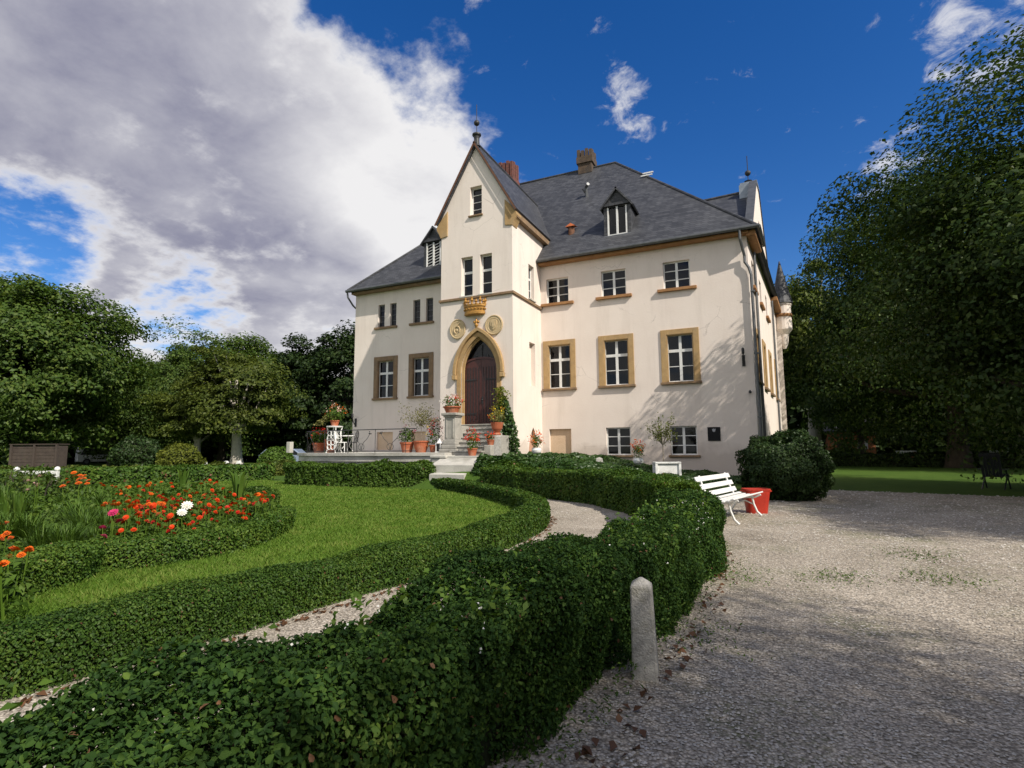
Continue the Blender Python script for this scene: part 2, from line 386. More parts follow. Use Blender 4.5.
def gravel_mat(name, tint, green=.35, scale=55):
    m, n, l, b = new_mat(name); v = pos_node(n, l)
    vo = n.new('ShaderNodeTexVoronoi'); l.new(v, vo.inputs['Vector']); vo.inputs['Scale'].default_value = scale
    vo2 = n.new('ShaderNodeTexVoronoi'); l.new(v, vo2.inputs['Vector']); vo2.inputs['Scale'].default_value = scale*.45
    sp = n.new('ShaderNodeSeparateXYZ'); l.new(vo.outputs['Color'], sp.inputs[0])
    c = ramp(n, l, sp.outputs[0], [(.0, tuple(x*.42 for x in tint)), (.35, tuple(x*.8 for x in tint)), (.75, tint), (1., tuple(min(1, x*1.45) for x in tint))])
    dk = ramp(n, l, vo.outputs['Distance'], [(.25, (1, 1, 1)), (.75, (.32, .3, .28))]); c = mixrgb(n, l, .8, c, dk, 'MULTIPLY')
    big = tex_noise(n, l, v, .9, 9, .65); c = mixrgb(n, l, .7, c, ramp(n, l, big, [(.3, (.5, .47, .42)), (.5, (.85, .83, .8)), (.68, (1.12, 1.1, 1.08))]), 'MULTIPLY')
    if green:
        g = tex_noise(n, l, v, .55, 10, .72); g2 = tex_noise(n, l, v, 26, 6, .7)
        gm = mixrgb(n, l, 1., ramp(n, l, g, [(.5, (0, 0, 0)), (.63, (1, 1, 1))]), ramp(n, l, g2, [(.44, (0, 0, 0)), (.6, (1, 1, 1))]), 'MULTIPLY')
        c = mixrgb(n, l, mixrgb(n, l, green, (0, 0, 0), gm), c, (.085, .105, .03))
    l.new(c, b.inputs['Base Color']); b.inputs['Roughness'].default_value = .85; b.inputs['Specular IOR Level'].default_value = .25
    h = n.new('ShaderNodeMath'); h.operation = 'ADD'; l.new(vo.outputs['Distance'], h.inputs[0]); l.new(vo2.outputs['Distance'], h.inputs[1])
    bump(n, l, h.outputs[0], b, -.9, .018); return m
def grass_mat(name, c1, c2, c3):
    m, n, l, b = new_mat(name); v = pos_node(n, l)
    a = tex_noise(n, l, v, .7, 9, .65); f = tex_noise(n, l, v, 45, 6, .7)
    c = ramp(n, l, a, [(.3, c1), (.55, c2), (.75, c3)])
    c = mixrgb(n, l, .7, c, ramp(n, l, f, [(.3, (.45, .5, .4)), (.7, (1.3, 1.3, 1.1))]), 'MULTIPLY')
    l.new(c, b.inputs['Base Color']); b.inputs['Roughness'].default_value = .9; b.inputs['Specular IOR Level'].default_value = .15
    bump(n, l, f, b, .8, .03); return m

M = dict(
    plaster=plaster_mat(), slate=slate_mat(), brick=brick_mat(), glass=glass_mat(),
    sand=mottled('ochre_sandstone', (.36, .225, .095), (.5, .335, .155), 3, .85, .35, .015, 35, (.3, .22, .13)),
    sandd=mottled('brown_sandstone', (.19, .12, .065), (.29, .19, .105), 3, .85, .35, .015, 35, (.14, .11, .08)),
    sill=mottled('rust_sill', (.27, .125, .045), (.38, .195, .075), 4, .8, .3, .01, 40),
    gold=mottled('gilded_stone', (.36, .17, .03), (.5, .27, .06), 8, .5, .3, .01, 50, (.2, .1, .02), .25),
    medal=mottled('medallion_stone', (.48, .36, .2), (.6, .46, .27), 8, .8, .3, .01, 60),
    white=mottled('white_paint', (.7, .7, .68), (.82, .82, .8), 5, .5, .15, .004, 50, (.52, .49, .44)),
    door=mottled('oxblood_door', (.05, .012, .01), (.085, .022, .016), 7, .42, .2, .006, 30),
    stone=mottled('grey_stone', (.3, .285, .255), (.44, .42, .375), 3, .9, .45, .02, 30, (.16, .15, .125)),
    stonel=mottled('pale_stone', (.42, .4, .36), (.56, .54, .48), 2.5, .9, .4, .02, 28, (.24, .23, .19)),
    granite=mottled('granite', (.3, .285, .26), (.5, .48, .44), 14, .95, .9, .012, 70, (.2, .19, .13)),
    zinc=mottled('zinc', (.1, .105, .11), (.16, .165, .17), 4, .5, .15, .004, 40, (.12, .12, .12), .5),
    lead=mottled('lead_sheet', (.22, .26, .3), (.32, .36, .4), 3, .5, .2, .01, 30, (.16, .17, .18), .4),
    iron=mottled('black_iron', (.015, .015, .016), (.03, .03, .032), 8, .55, .2, .003, 60),
    rust=mottled('rusty_iron', (.1, .045, .025), (.18, .08, .04), 8, .85, .3, .006, 50),
    orange=plain('orange_clay_cap', (.5, .13, .04), .8),
    terra=mottled('terracotta', (.34, .085, .035), (.44, .13, .055), 6, .85, .3, .006, 40, (.4, .25, .17)),
    red=mottled('red_plastic', (.38, .022, .01), (.48, .034, .014), 5, .45, .1, .003, 40),
    bark=mottled('bark', (.035, .028, .02), (.08, .062, .045), 5, .95, .9, .03, 22, (.05, .06, .03)),
    barkl=mottled('pale_bark', (.2, .17, .13), (.3, .26, .2), 4, .95, .8, .03, 22, (.11, .1, .07)),
    limew=mottled('limewashed_bark', (.4, .36, .3), (.54, .5, .43), 4, .95, .8, .03, 22, (.24, .2, .15)),
    wood=mottled('weathered_boards', (.045, .032, .026), (.075, .055, .043), 4, .9, .4, .01, 30, (.06, .05, .04)),
    black=plain('black_plastic', (.02, .02, .022), .4),
    tyre=plain('tyre_rubber', (.02, .02, .02), .8),
    carw=plain('white_car_paint', (.7, .71, .72), .25), carb=plain('blue_grey_car_paint', (.22, .27, .36), .25),
    curtain=plain('curtain_cloth', (.5, .47, .42), .9), plaque=plain('black_plaque', (.012, .012, .013), .6, 0, .2), plaquet=plain('silver_plaque_mark', (.4, .4, .42), .4),
    peach=mottled('peach_plaster', (.62, .45, .3), (.7, .53, .37), 2, .9, .2, .02, 20), pink=mottled('faded_red_plaster', (.5, .27, .18), (.58, .33, .23), 3, .9, .2, .02, 20),
    gravel=gravel_mat('gravel', (.56, .5, .42), 1.0, 66), gpath=gravel_mat('path_gravel', (.58, .52, .44), .3, 64),
    lawn=grass_mat('lawn_grass', (.065, .13, .015), (.105, .185, .021), (.22, .24, .07)),
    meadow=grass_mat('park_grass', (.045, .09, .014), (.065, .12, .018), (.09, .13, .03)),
    soil=mottled('dark_soil', (.045, .035, .025), (.08, .06, .045), 6, .95, .8, .04, 30, (.05, .06, .02)),
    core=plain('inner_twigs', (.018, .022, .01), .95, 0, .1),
    box=leaf_mat('box_leaf', [(.0, (.02, .05, .008)), (.45, (.055, .12, .016)), (1., (.15, .22, .03))], .3),
    boxb=leaf_mat('bright_box_leaf', [(.0, (.035, .075, .01)), (.5, (.075, .145, .018)), (1., (.13, .2, .03))], .3),
    bram=leaf_mat('bramble_leaf', [(.0, (.012, .03, .010)), (.5, (.03, .068, .015)), (.85, (.065, .12, .022)), (1., (.13, .18, .04))], .3, .6, .1),
    yew=leaf_mat('yew_leaf', [(.0, (.012, .028, .008)), (.5, (.026, .055, .012)), (1., (.055, .09, .02))], .15, .5, .25),
    oak=leaf_mat('broad_leaf', [(.0, (.024, .05, .010)), (.5, (.062, .112, .018)), (1., (.14, .18, .034))], .35),
    beech=leaf_mat('beech_leaf', [(.0, (.016, .034, .008)), (.5, (.042, .08, .014)), (1., (.11, .145, .028))], .32),
    dark=leaf_mat('dark_tree_leaf', [(.0, (.010, .022, .007)), (.5, (.024, .048, .011)), (1., (.055, .085, .018))], .25),
    olive=leaf_mat('olive_tree_leaf', [(.0, (.038, .058, .010)), (.5, (.085, .118, .018)), (1., (.17, .19, .032))], .35),
    gold_leaf=leaf_mat('yellow_green_leaf', [(.0, (.07, .095, .012)), (.5, (.14, .17, .02)), (1., (.25, .26, .04))], .35),
    bright=leaf_mat('fresh_leaf', [(.0, (.04, .085, .012)), (.5, (.075, .14, .018)), (1., (.13, .19, .03))], .35),
    ivy=leaf_mat('ivy_leaf', [(.0, (.015, .04, .010)), (.5, (.035, .08, .015)), (1., (.075, .125, .025))], .2, .4, .4),
    sallow=leaf_mat('sallow_leaf', [(.0, (.1, .11, .03)), (.5, (.2, .2, .06)), (1., (.32, .28, .12))], .35),
    grassb=leaf_mat('grass_blade', [(.0, (.058, .12, .013)), (.5, (.11, .195, .023)), (1., (.24, .27, .07))], .35, .6, .15),
    pr=leaf_mat('red_petal', [(0, (.45, .012, .008)), (1, (.62, .03, .012))], .2, .5, .2, .1), po=leaf_mat('orange_petal', [(0, (.65, .1, .01)), (1, (.8, .19, .015))], .2, .5, .2, .2),
    pv=leaf_mat('vermilion_petal', [(0, (.6, .04, .008)), (1, (.75, .08, .012))], .2, .5, .2, .1), pw=leaf_mat('white_petal', [(0, (.75, .74, .7)), (1, (.85, .84, .8))], .2, .5, .2, .05),
    pk=leaf_mat('pink_petal', [(0, (.5, .02, .1)), (1, (.65, .06, .2))], .2, .5, .2, .1), ps=leaf_mat('blush_petal', [(0, (.65, .4, .36)), (1, (.75, .52, .46))], .2, .5, .2, .1),
    py=leaf_mat('yellow_petal', [(0, (.7, .5, .02)), (1, (.8, .62, .04))], .2, .5, .2, .1),
    dead=leaf_mat('dead_leaf', [(0, (.07, .035, .02)), (1, (.2, .1, .05))], .1),
    pebble=leaf_mat('pebble', [(0, (.12, .105, .09)), (.45, (.38, .345, .295)), (.8, (.54, .5, .44)), (1, (.7, .67, .6))], 0.0, .8, .3, .1),
)
# ------------------------------------------------------------------ terrain and ground sheets
X3, Y3, Z3 = Vector((1, 0, 0)), Vector((0, 1, 0)), Vector((0, 0, 1))
def sstep(t): t = np.clip(t, 0, 1); return t*t*(3-2*t)
def T(x, y):
    x = np.asarray(x, float); y = np.asarray(y, float)
    zw = np.interp(x, [-30, -11.7, -11.2, -9, -6.3, -4.6, -2.5, -.4, .5], [0, 0, .9, 1.08, .95, .6, .33, .14, 0])
    return zw*sstep((y-np.interp(x, [-9, -6.5, -3.5, -1], [16.0, 15.6, 15.6, 16.5]))/np.interp(x, [-9, -6, -3], [1.3, 1.8, 2.6]))*sstep((60-y)/15)
def Tz(x, y): return float(T(x, y))
def ground():
    gx = np.concatenate([np.arange(-400, -40, 20), np.arange(-40, 20, .5), np.arange(20, 401, 20)])
    gy = np.concatenate([np.arange(-120, -10, 10), np.arange(-10, 50, .5), np.arange(50, 500, 25)])
    A, B = np.meshgrid(gx, gy, indexing='ij'); V = np.stack([A, B, T(A, B)-.012], -1).reshape(-1, 3)
    ny = len(gy); i, j = np.meshgrid(np.arange(len(gx)-1), np.arange(ny-1), indexing='ij'); k = (i*ny+j).ravel()
    F = np.stack([k, k+ny, k+ny+1, k+1], 1)
    o = place_mesh('ground', np_mesh('ground', V, F), M['meadow'], origin=(0, 0, 0), smooth=True); setp(o, kind='structure', label='grassy park ground around the manor house')
ground()
def sheet(name, pts, z, mat, label):
    mb = MB(); tri = tessellate_polygon([[Vector((a, b, 0)) for a, b in pts]])
    mb.add([(a, b, z) for a, b in pts], [tuple(t) for t in tri])
    o = mb.build(name, mat, origin=(0, 0, 0)); setp(o, kind='structure', label=label)
    return o
def smooth_line(pts, step=.15, closed=False):
    P = [np.array(p, float) for p in pts]; outp = []; n = len(P)
    rng_ = range(n) if closed else range(n-1)
    for i in rng_:
        g = (lambda k: P[k % n]) if closed else (lambda k: P[min(max(k, 0), n-1)])
        a, b, c, d = g(i-1), g(i), g(i+1), g(i+2)
        m = max(2, int(np.linalg.norm(c-b)/step))
        for t in np.arange(m)/m:
            outp.append(.5*((2*b)+(-a+c)*t+(2*a-5*b+4*c-d)*t*t+(-a+3*b-3*c+d)*t**3))
    if not closed: outp.append(P[-1])
    return np.array(outp)

HEDGE_A = [(-2.0, -2.6), (-1.8, -1), (-1.66, .2), (-1.55, 1.2), (-1.46, 2.2), (-1.41, 3.3), (-1.2, 4.4), (-1.02, 5.8), (-1.02, 7.2), (-1.15, 8.4), (-1.45, 9.6)]
HEDGE_B = [(-1.42, 9.5), (-1.8, 10.8), (-2.5, 12.1), (-3.6, 13.4), (-5.2, 14.6), (-6.9, 15.5), (-8.5, 16.1)]
RING = [(-4.9, -.6), (-4.45, .6), (-4.2, 1.7), (-4.03, 2.8), (-3.88, 4.0), (-3.68, 5.4), (-3.6, 6.9), (-3.75, 8.6), (-4.3, 10.4), (-5.3, 12.0), (-6.8, 13.6), (-8.3, 15.0), (-9.5, 15.95), (-10.75, 16.6)]
DRIVE = [(-1.7, -12), (-1.5, 0), (-1.2, 3), (-1.0, 6), (-1.1, 8.4), (-1.3, 9.8), (-1.5, 11), (-1.6, 14.8), (-.8, 16.5), (-.3, 18.5), (.3, 20.6), (1.66, 20.4), (6.1, 19.3), (12, 17.6), (30, 13), (30, -12)]
sheet('driveway', DRIVE, .004, M['gravel'], 'gravel driveway in front of the manor')
sheet('garden_path', [(-1.7, -3), (-1.4, 1), (-1.2, 4), (-1.1, 8), (-1.5, 9.8), (-2, 11.2), (-3, 12.8), (-4.5, 14.3), (-5.5, 15.0), (-8.3, 15.1), (-10.4, 15.1), (-9.6, 14.8), (-8.4, 15.0), (-6.8, 13.5), (-5.3, 11.8), (-4.3, 10.2), (-3.9, 8.6), (-3.75, 6.9), (-3.85, 5), (-4.05, 3), (-4.3, 1.5), (-5, -1), (-5.5, -3)], .008, M['gpath'], 'pale gravel garden path curving to the steps')
LAWN = [tuple(p) for p in smooth_line(RING, .5)] + [(-12, 17.6), (-18, 17.4), (-21.6, 18.6), (-26, 10), (-25, 2), (-13, -5)]
sheet('lawn', LAWN, .012, M['lawn'], 'round mown lawn inside the box hedge ring')
BED = [(-6.2, .2), (-6.45, 2.0), (-7.0, 3.4), (-7.25, 4.0), (-6.95, 4.7), (-7.0, 5.6), (-7.6, 6.8), (-8.5, 7.8), (-9.4, 8.3), (-9.9, 8.4), (-10.6, 9.2), (-11.4, 10.1), (-12.6, 10.9), (-15, 11.2), (-18, 9), (-19.5, 5), (-18, 1), (-12, -2)]
sheet('flower_bed_soil', BED, .016, M['soil'], 'dark soil of the flower bed')
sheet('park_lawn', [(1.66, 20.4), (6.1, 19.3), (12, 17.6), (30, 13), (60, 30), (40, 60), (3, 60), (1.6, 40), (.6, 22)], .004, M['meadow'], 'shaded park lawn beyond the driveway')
# stone ramp towards the entrance steps
mb = MB()
def ramp_slab(mb, x0, x1, ya, za, yb, zb, th=.3):
    mb.add([(x0, ya, za), (x1, ya, za), (x1, yb, zb), (x0, yb, zb), (x0, ya, 0), (x1, ya, 0), (x1, yb, 0), (x0, yb, 0)], [(0, 1, 2, 3), (4, 7, 6, 5), (0, 4, 5, 1), (1, 5, 6, 2), (2, 6, 7, 3), (3, 7, 4, 0)])
ramp_slab(mb, -11.0, -9.3, 17.44, 1.05, 16.75, .82); ramp_slab(mb, -10.9, -9.5, 16.73, .56, 16.5, .5, .05)
o = mb.build('stone_path', M['stonel'], origin=(-10.3, 16.5, .5)); setp(o, kind='structure', label='pale sloping stone path up to the entrance steps')

# ------------------------------------------------------------------ manor house
YF = 23.42; XT0, XT1, YT = -12.87, -9.37, 20.28; XTC = -11.12
H = thing('manor_house', (-10.4, YF, 0), 'cream plastered manor house with slate roof and gabled entrance tower', 'manor house')
A = Vector((-.38, YF, 0)); Bc = Vector((.78, 38.0, 0)); E = (Bc-A).normalized(); EN = Vector((E.y, -E.x, 0)); ELEN = (Bc-A).length
O0 = Vector((0, YF, 0)); NF = Vector((0, -1, 0))
BIG = [(-9.03, -7.95), (-6.4, -5.32), (-3.7, -2.63), (-18.8, -17.74), (-16.55, -15.52)]
UPW = [(-9.07, -7.99), (-6.44, -5.33), (-3.73, -2.63)]
GRW = [(-6.4, -5.34), (-3.7, -2.64)]
SL = [(-18.85, -18.42), (-18.06, -17.65), (-16.57, -16.13), (-15.78, -15.34)]
holes = [rect(a, b, 4.08, 6.08) for a, b in BIG] + [rect(a, b, 8.06, 9.24) for a, b in UPW] + [rect(a, b, 1.07, 2.25) for a, b in GRW] + [rect(a, b, 7.92, 9.16) for a, b in SL]
holes += [rect(-9.03, -7.99, .96, 2.24), rect(-18.78, -17.74, 1.35, 2.28), rect(-16.58, -15.71, 1.35, 2.27)]
mb = MB()
mb.wall(O0, X3, Z3, NF, [(-20.42, -.4), (-.38, -.4), (-.38, 9.95), (-20.42, 9.95)], holes, .2)
# east wall with its stepped gable
g0, g1, gz = 2.6, 10.6, 14.75
gp_out = [(0, -.4), (ELEN, -.4), (ELEN, 9.95), (g1+.5, 9.95), (g1+.5, 11.2), (g1, 11.2), ((g0+g1)/2+.55, gz), ((g0+g1)/2-.55, gz), (g0, 11.2), (g0-.5, 11.2), (g0-.5, 9.95), (0, 9.95)]
eh = [rect(1.1, 2.1, 4.08, 6.08), rect(4.2, 5.2, 4.08, 6.08), rect(7.4, 8.4, 4.08, 6.08), rect(1.2, 2.1, 8.06, 9.24), rect(4.3, 5.2, 8.06, 9.24), rect(7.4, 8.3, 8.06, 9.24), rect(11, 12, 4.08, 6.08), rect(6.15, 7.05, 11.4, 12.8)]
mb.wall(A, E, Z3, EN, gp_out, eh, .2)
# back and west
mb.add([(-20.42, YF, -.4), (-20.42, 38, -.4), (-20.42, 38, 9.95), (-20.42, YF, 9.95)], [(0, 1, 2, 3)])
mb.add([(-20.42, 38, -.4), (.78, 38, -.4), (.78, 38, 9.95), (-20.42, 38, 9.95)], [(0, 1, 2, 3)])
# gable back skin, and the far east pavilion
wallobj = mb.build('wall', M['plaster'], H, origin=(-10.4, YF, 0))
mb = MB(); mb.box(-2.5, 1.05, 38.01, 46, -.4, 10); o = mb.build('rear_wing_wall', M['plaster'], H, origin=(-10.4, YF, 0))
# blind niches
for q in ((-9.03+.001, -7.991, .97, 2.239, -.2, -.13), (-18.779, -17.741, 1.351, 2.279, -.2, -.1), (-16.579, -15.711, 1.351, 2.269, -.2, -.1)): mb = MB(); mb.obox(O0, X3, Z3, NF, *q); mb.build('blind_niche', M['peach'], H)

# tower
mb = MB(); OT = Vector((0, YT, 0))
def pointed(a, h, cx, z0, n=14):
    """right to left outline over the point"""
    c = (h*h-a*a)/(2*a); R = a+c; th = math.acos(c/R)
    right = [(cx - c + R*math.cos(th*i/n), z0 + R*math.sin(th*i/n)) for i in range(n+1)]
    left = [(2*cx-x, z) for x, z in right[:-1]][::-1]
    return right + left
DC = -10.97; DZ = 2.38; SPR = 4.62
arch_in = pointed(.86, 1.52, DC, SPR)
door_hole = [(DC-.86, DZ), (DC+.86, DZ)] + arch_in
th = [door_hole, rect(-11.84, -11.27, 7.96, 9.72), rect(-10.91, -10.33, 7.96, 9.72), rect(-11.4, -10.82, 11.55, 12.88)]
mb.wall(OT, X3, Z3, NF, [(XT0, -.4), (XT1, -.4), (XT1, 11.35), (XT1+.05, 11.6), (XTC, 14.72), (XT0-.05, 11.6), (XT0, 11.35)], th, .32)
OTR = Vector((XT1, 0, 0)); NX = Vector((1, 0, 0))
pn = [(21.83, 1.0), (22.87, 1.0)] + [(y, z) for y, z in pointed(.52, 1.2, 22.35, 1.1, 8)]
mb.wall(OTR, Y3, Z3, NX, [(YT, -.4), (YF+.9, -.4), (YF+.9, 11.3), (YT, 11.3)], [rect(22.0, 22.62, 8.03, 9.62), rect(22.0, 22.66, 4.12, 6.06), pn], .26)
mb.wall(Vector((XT0, 0, 0)), Y3, Z3, Vector((-1, 0, 0)), [(YT, -.4), (YF+.9, -.4), (YF+.9, 11.3), (YT, 11.3)], [], .2)
mb.build('tower_wall', M['plaster'], H, origin=(-10.4, YF, 0))
mb = MB(); mb.obox(OTR, Y3, Z3, NX, 22.001, 22.659, 4.121, 6.059, -.26, -.2); mb.build('blind_niche', M['plaster'], H, origin=(-10.4, YF, 0))
mb = MB(); mb.obox(OTR, Y3, Z3, NX, 21.832, 22.868, 1.001, 2.29, -.26, -.16); mb.build('pointed_niche', M['pink'], H)
# string course
mb = MB()
mb.box(XT0-.08, XT1+.08, YT-.08, YT-.002, 7.8, 7.92); mb.box(XT1+.002, XT1+.08, YT+.0, YF-.002, 7.8, 7.92); mb.box(XT0-.08, XT0-.002, YT, YF-.002, 7.8, 7.92)
mb.build('string_course', M['sandd'], H, bevel=.02)

# roofs
def slab(mb, quad, th=.16, mi=None):
    q = [Vector(p) for p in quad]; n = (q[1]-q[0]).cross(q[2]-q[0]).normalized()
    if n.z < 0: n = -n
    k = len(q); vs = q + [p-n*th for p in q]
    mb.add(vs, [tuple(range(k)), tuple(range(k, 2*k))[::-1]] + [(i, (i+1) % k, (i+1) % k+k, i+k) for i in range(k)], mi)
ZE, YE = 10.1, 22.97
xl, xr, yr, zr = -20.62, -.02, 30.2, 17.92
yb2 = 38.4
mb = MB()
kx = yr-YE
xrb = 1.15
slab(mb, [(xl, YE, ZE), (xr, YE, ZE), (xr-kx, yr, zr), (xl+kx, yr, zr)])
slab(mb, [(xr, YE, ZE), (xrb, yb2, ZE), (xrb-kx-.6, yb2-7.2, zr), (xr-kx, yr, zr)])
slab(mb, [(xl, yb2, ZE), (xl, YE, ZE), (xl+kx, yr, zr), (xl+kx, yb2-7.2, zr)])
slab(mb, [(xrb, yb2, ZE), (xl, yb2, ZE), (xl+kx, yb2-7.2, zr), (xrb-kx-.6, yb2-7.2, zr)])
slab(mb, [(xl+kx, yr, zr), (xr-kx, yr, zr), (xrb-kx-.6, yb2-7.2, zr), (xl+kx, yb2-7.2, zr)])
# east gable roof
gm = A + E*((g0+g1)/2); gl = A + E*(g0-.2); gr = A + E*(g1+.2)
inn = -EN
def P3(p, z, d=0.0): q = p + inn*d; return (q.x, q.y, z)
slab(mb, [P3(gl, 11.0, .25), P3(gm, gz-.15, .25), P3(gm, gz-.15, 6), P3(gl, 11.0, 6)])
slab(mb, [P3(gr, 11.0, .25), P3(gm, gz-.15, .25), P3(gm, gz-.15, 6), P3(gr, 11.0, 6)])
# roof of rear wing
slab(mb, [(-3, 37.9, 10), (1.3, 37.9, 10), (-.8, 40, 12), (-3, 40, 12)]); slab(mb, [(1.3, 37.9, 10), (1.3, 46.3, 10), (-.8, 44, 12), (-.8, 40, 12)])
roof = mb.build('roof', M['slate'], H, origin=(-10.4, YF, 0))
mb = MB()
def ridge(mb, a, b, r=.09): mb.tube([a, b], r, 8)
ridge(mb, (xl+kx, yr, zr), (xr-kx, yr, zr)); ridge(mb, (xr, YE, ZE), (xr-kx, yr, zr), .07); ridge(mb, (xl, YE, ZE), (xl+kx, yr, zr), .07); ridge(mb, P3(gm, gz-.13, .2), P3(gm, gz-.13, 5))
mb.build('ridge_capping', M['slate'], roof, origin=(-10.4, YF, 0))
# tower roof
mb = MB()
for s in (-1, 1):
    xe = XTC + s*2.02
    slab(mb, [(XTC, YT-.12, 14.93), (xe, YT-.12, 11.3+.13), (xe, 27.5, 11.43), (XTC, 27.5, 14.93)], .12)
troof = mb.build('tower_roof', M['slate'], H, origin=(-10.4, YF, 0))
mb = MB(); ridge(mb, (XTC, YT-.1, 14.94), (XTC, 27.3, 14.94), .06); mb.build('ridge_capping', M['slate'], troof, origin=(-10.4, YF, 0))
# verge boards along the tower gable
mb = MB()
for s in (-1, 1):
    a = Vector((XTC, YT-.16, 14.9)); b = Vector((XTC+s*2.03, YT-.16, 11.38)); d = (b-a).normalized(); nn = Vector((0, -1, 0)); w = d.cross(nn)
    if w.z > 0: w = -w
    mb.obox(a, d, w, nn, 0, (b-a).length, .0, .07, 0, .03)
mb.build('verge_board', M['rust'], troof)
for s in (-1, 1):
    xe = XTC+s*1.86; mb = MB(); mb.box(xe-.12, xe+.12, YT+.05, 24.3, 11.12, 11.34); mb.build('tower_eaves', M['sandd'], H)
mb = MB()
for s in (-1, 1):
    xo = XTC+s*1.75
    o_ = Vector((xo, YT, 0))
    poly = [(s*-.33, 11.98), (s*-.1, 11.74), (s*.24, 11.3), (s*.24, 11.2), (s*.1, 10.95), (s*.02, 10.76), (s*-.33, 10.82)]
    k = MB(); k.prism(o_, X3, Z3, Vector((0, -1, 0)), poly, -.45, .05); k.build('kneeler_stone', M['sand'], H, bevel=.02)
# finial
mb = MB()
f0 = Vector((XTC+.02, YT+.05, 14.75))
mb.lathe(f0, [(.17, 0), (.13, .1), (.12, .35), (.14, .45), (.2, .52), (.2, .58), (.05, .62)], 14); mb.tube([f0+Z3*.6, f0+Z3*2.0], .018, 6); mb.sphere(f0+Z3*1.12, .13, 14, 9)
mb.build('finial', M['iron'], troof)
gtop = A + E*((g0+g1)/2)
mb = MB(); f1 = Vector((gtop.x-.4, gtop.y, gz+.1)); mb.lathe(f1, [(.16, 0), (.12, .2), (.2, .3), (.05, .36)], 12); mb.tube([f1+Z3*.3, f1+Z3*1.7], .02, 6); mb.sphere(f1+Z3*.75, .15, 12, 8); mb.build('finial', M['iron'], H)
# gable coping in lead
mb = MB()
cen = (g0+g1)/2
mb.obox(A, E, Z3, EN, cen-.62, cen+.62, gz, gz+.12, -.75, .06)
mb.obox(A, E, Z3, EN, cen-.66, cen+.66, gz-1.5, gz-.001, -.8, -.05)
for q0, q1 in ((g0-.6, g0+.1), (g1-.1, g1+.6)): k = MB(); k.obox(A, E, Z3, EN, q0, q1, 11.2, 11.3, -.5, .06); k.build('gable_step', M['lead'], H)
mb.build('gable_coping', M['lead'], H)
for s0, s1, z0, z1 in ((g0, cen-.62, 11.3, gz), (g1, cen+.62, 11.3, gz)):
    a = A+E*s0+Z3*z0; b = A+E*s1+Z3*z1; d = (b-a).normalized(); up = d.cross(EN); up = up if up.z > 0 else -up
    mb = MB(); mb.obox(a, d, up, EN, 0, (b-a).length, .01, .1, -.3, .05); mb.build('gable_coping', M['zinc'], H)
# eaves cornice + gutter
mb = MB(); mb.box(XT1+.01, -.3, YF-.36, YF-.003, 9.85, 9.98); mb.build('cornice', M['sill'], H, bevel=.03)
mb = MB(); mb.box(-20.45, XT0-.01, YF-.36, YF-.003, 9.85, 9.98); mb.build('cornice', M['sandd'], H, bevel=.03)
for q0, q1 in ((-.3, g0-.5), (g1+.5, ELEN)): mb = MB(); mb.obox(A, E, Z3, EN, q0, q1, 9.75, 9.98, .003, .36); mb.build('cornice', M['sill'], H, bevel=.03)
mb = MB()
for a, b in ((XT1+.05, .1), (-20.68, XT0-.05)): mb.tube([(a, YE-.06, 10.03), (b, YE-.06, 10.03)], .085, 10)
a = A+EN*.46; mb.tube([(a.x, a.y-.4, 10.03), tuple(a+E*(g0-.6)+Z3*10.03)], .085, 10)
mb.build('gutter', M['zinc'], H)
mb = MB(); mb.tube([(-.62, YE-.06, 9.97), (-.62, YE-.02, 9.6), (-.5, YF-.12, 9.0), (-.5, YF-.12, 8.75), (-.36, YF-.1, 8.5), (-.3, YF-.1, 8.2), (-.27, YF-.1, .1)], .055, 8)
for z in (7.5, 5, 2.5): mb.box(-.36, -.18, YF-.17, YF-.01, z, z+.05)
mb.build('downpipe', M['zinc'], H)
mb = MB(); mb.tube([(-20.6, YE-.05, 9.98), (-20.6, YE, 9.7), (-20.52, YF-.1, 9.3), (-20.5, YF+.3, 9.1), (-20.5, YF+.3, .2)], .05, 8); mb.build('downpipe', M['zinc'], H)
for s_ in (g0-.9, g1+.3):
    a = A+E*s_+EN*.09; mb = MB(); mb.tube([tuple(a+Z3*9.7), tuple(a+Z3*.1)], .055, 8); mb.build('downpipe', M['zinc'], H)
mb = MB(); mb.box(-20.3, -16.9, YF-.03, YF-.002, -.2, .55) if False else mb.box(-3.9, -.4, YF-.035, YF-.002, -.2, .2); mb.build('plinth', M['sandd'], H)

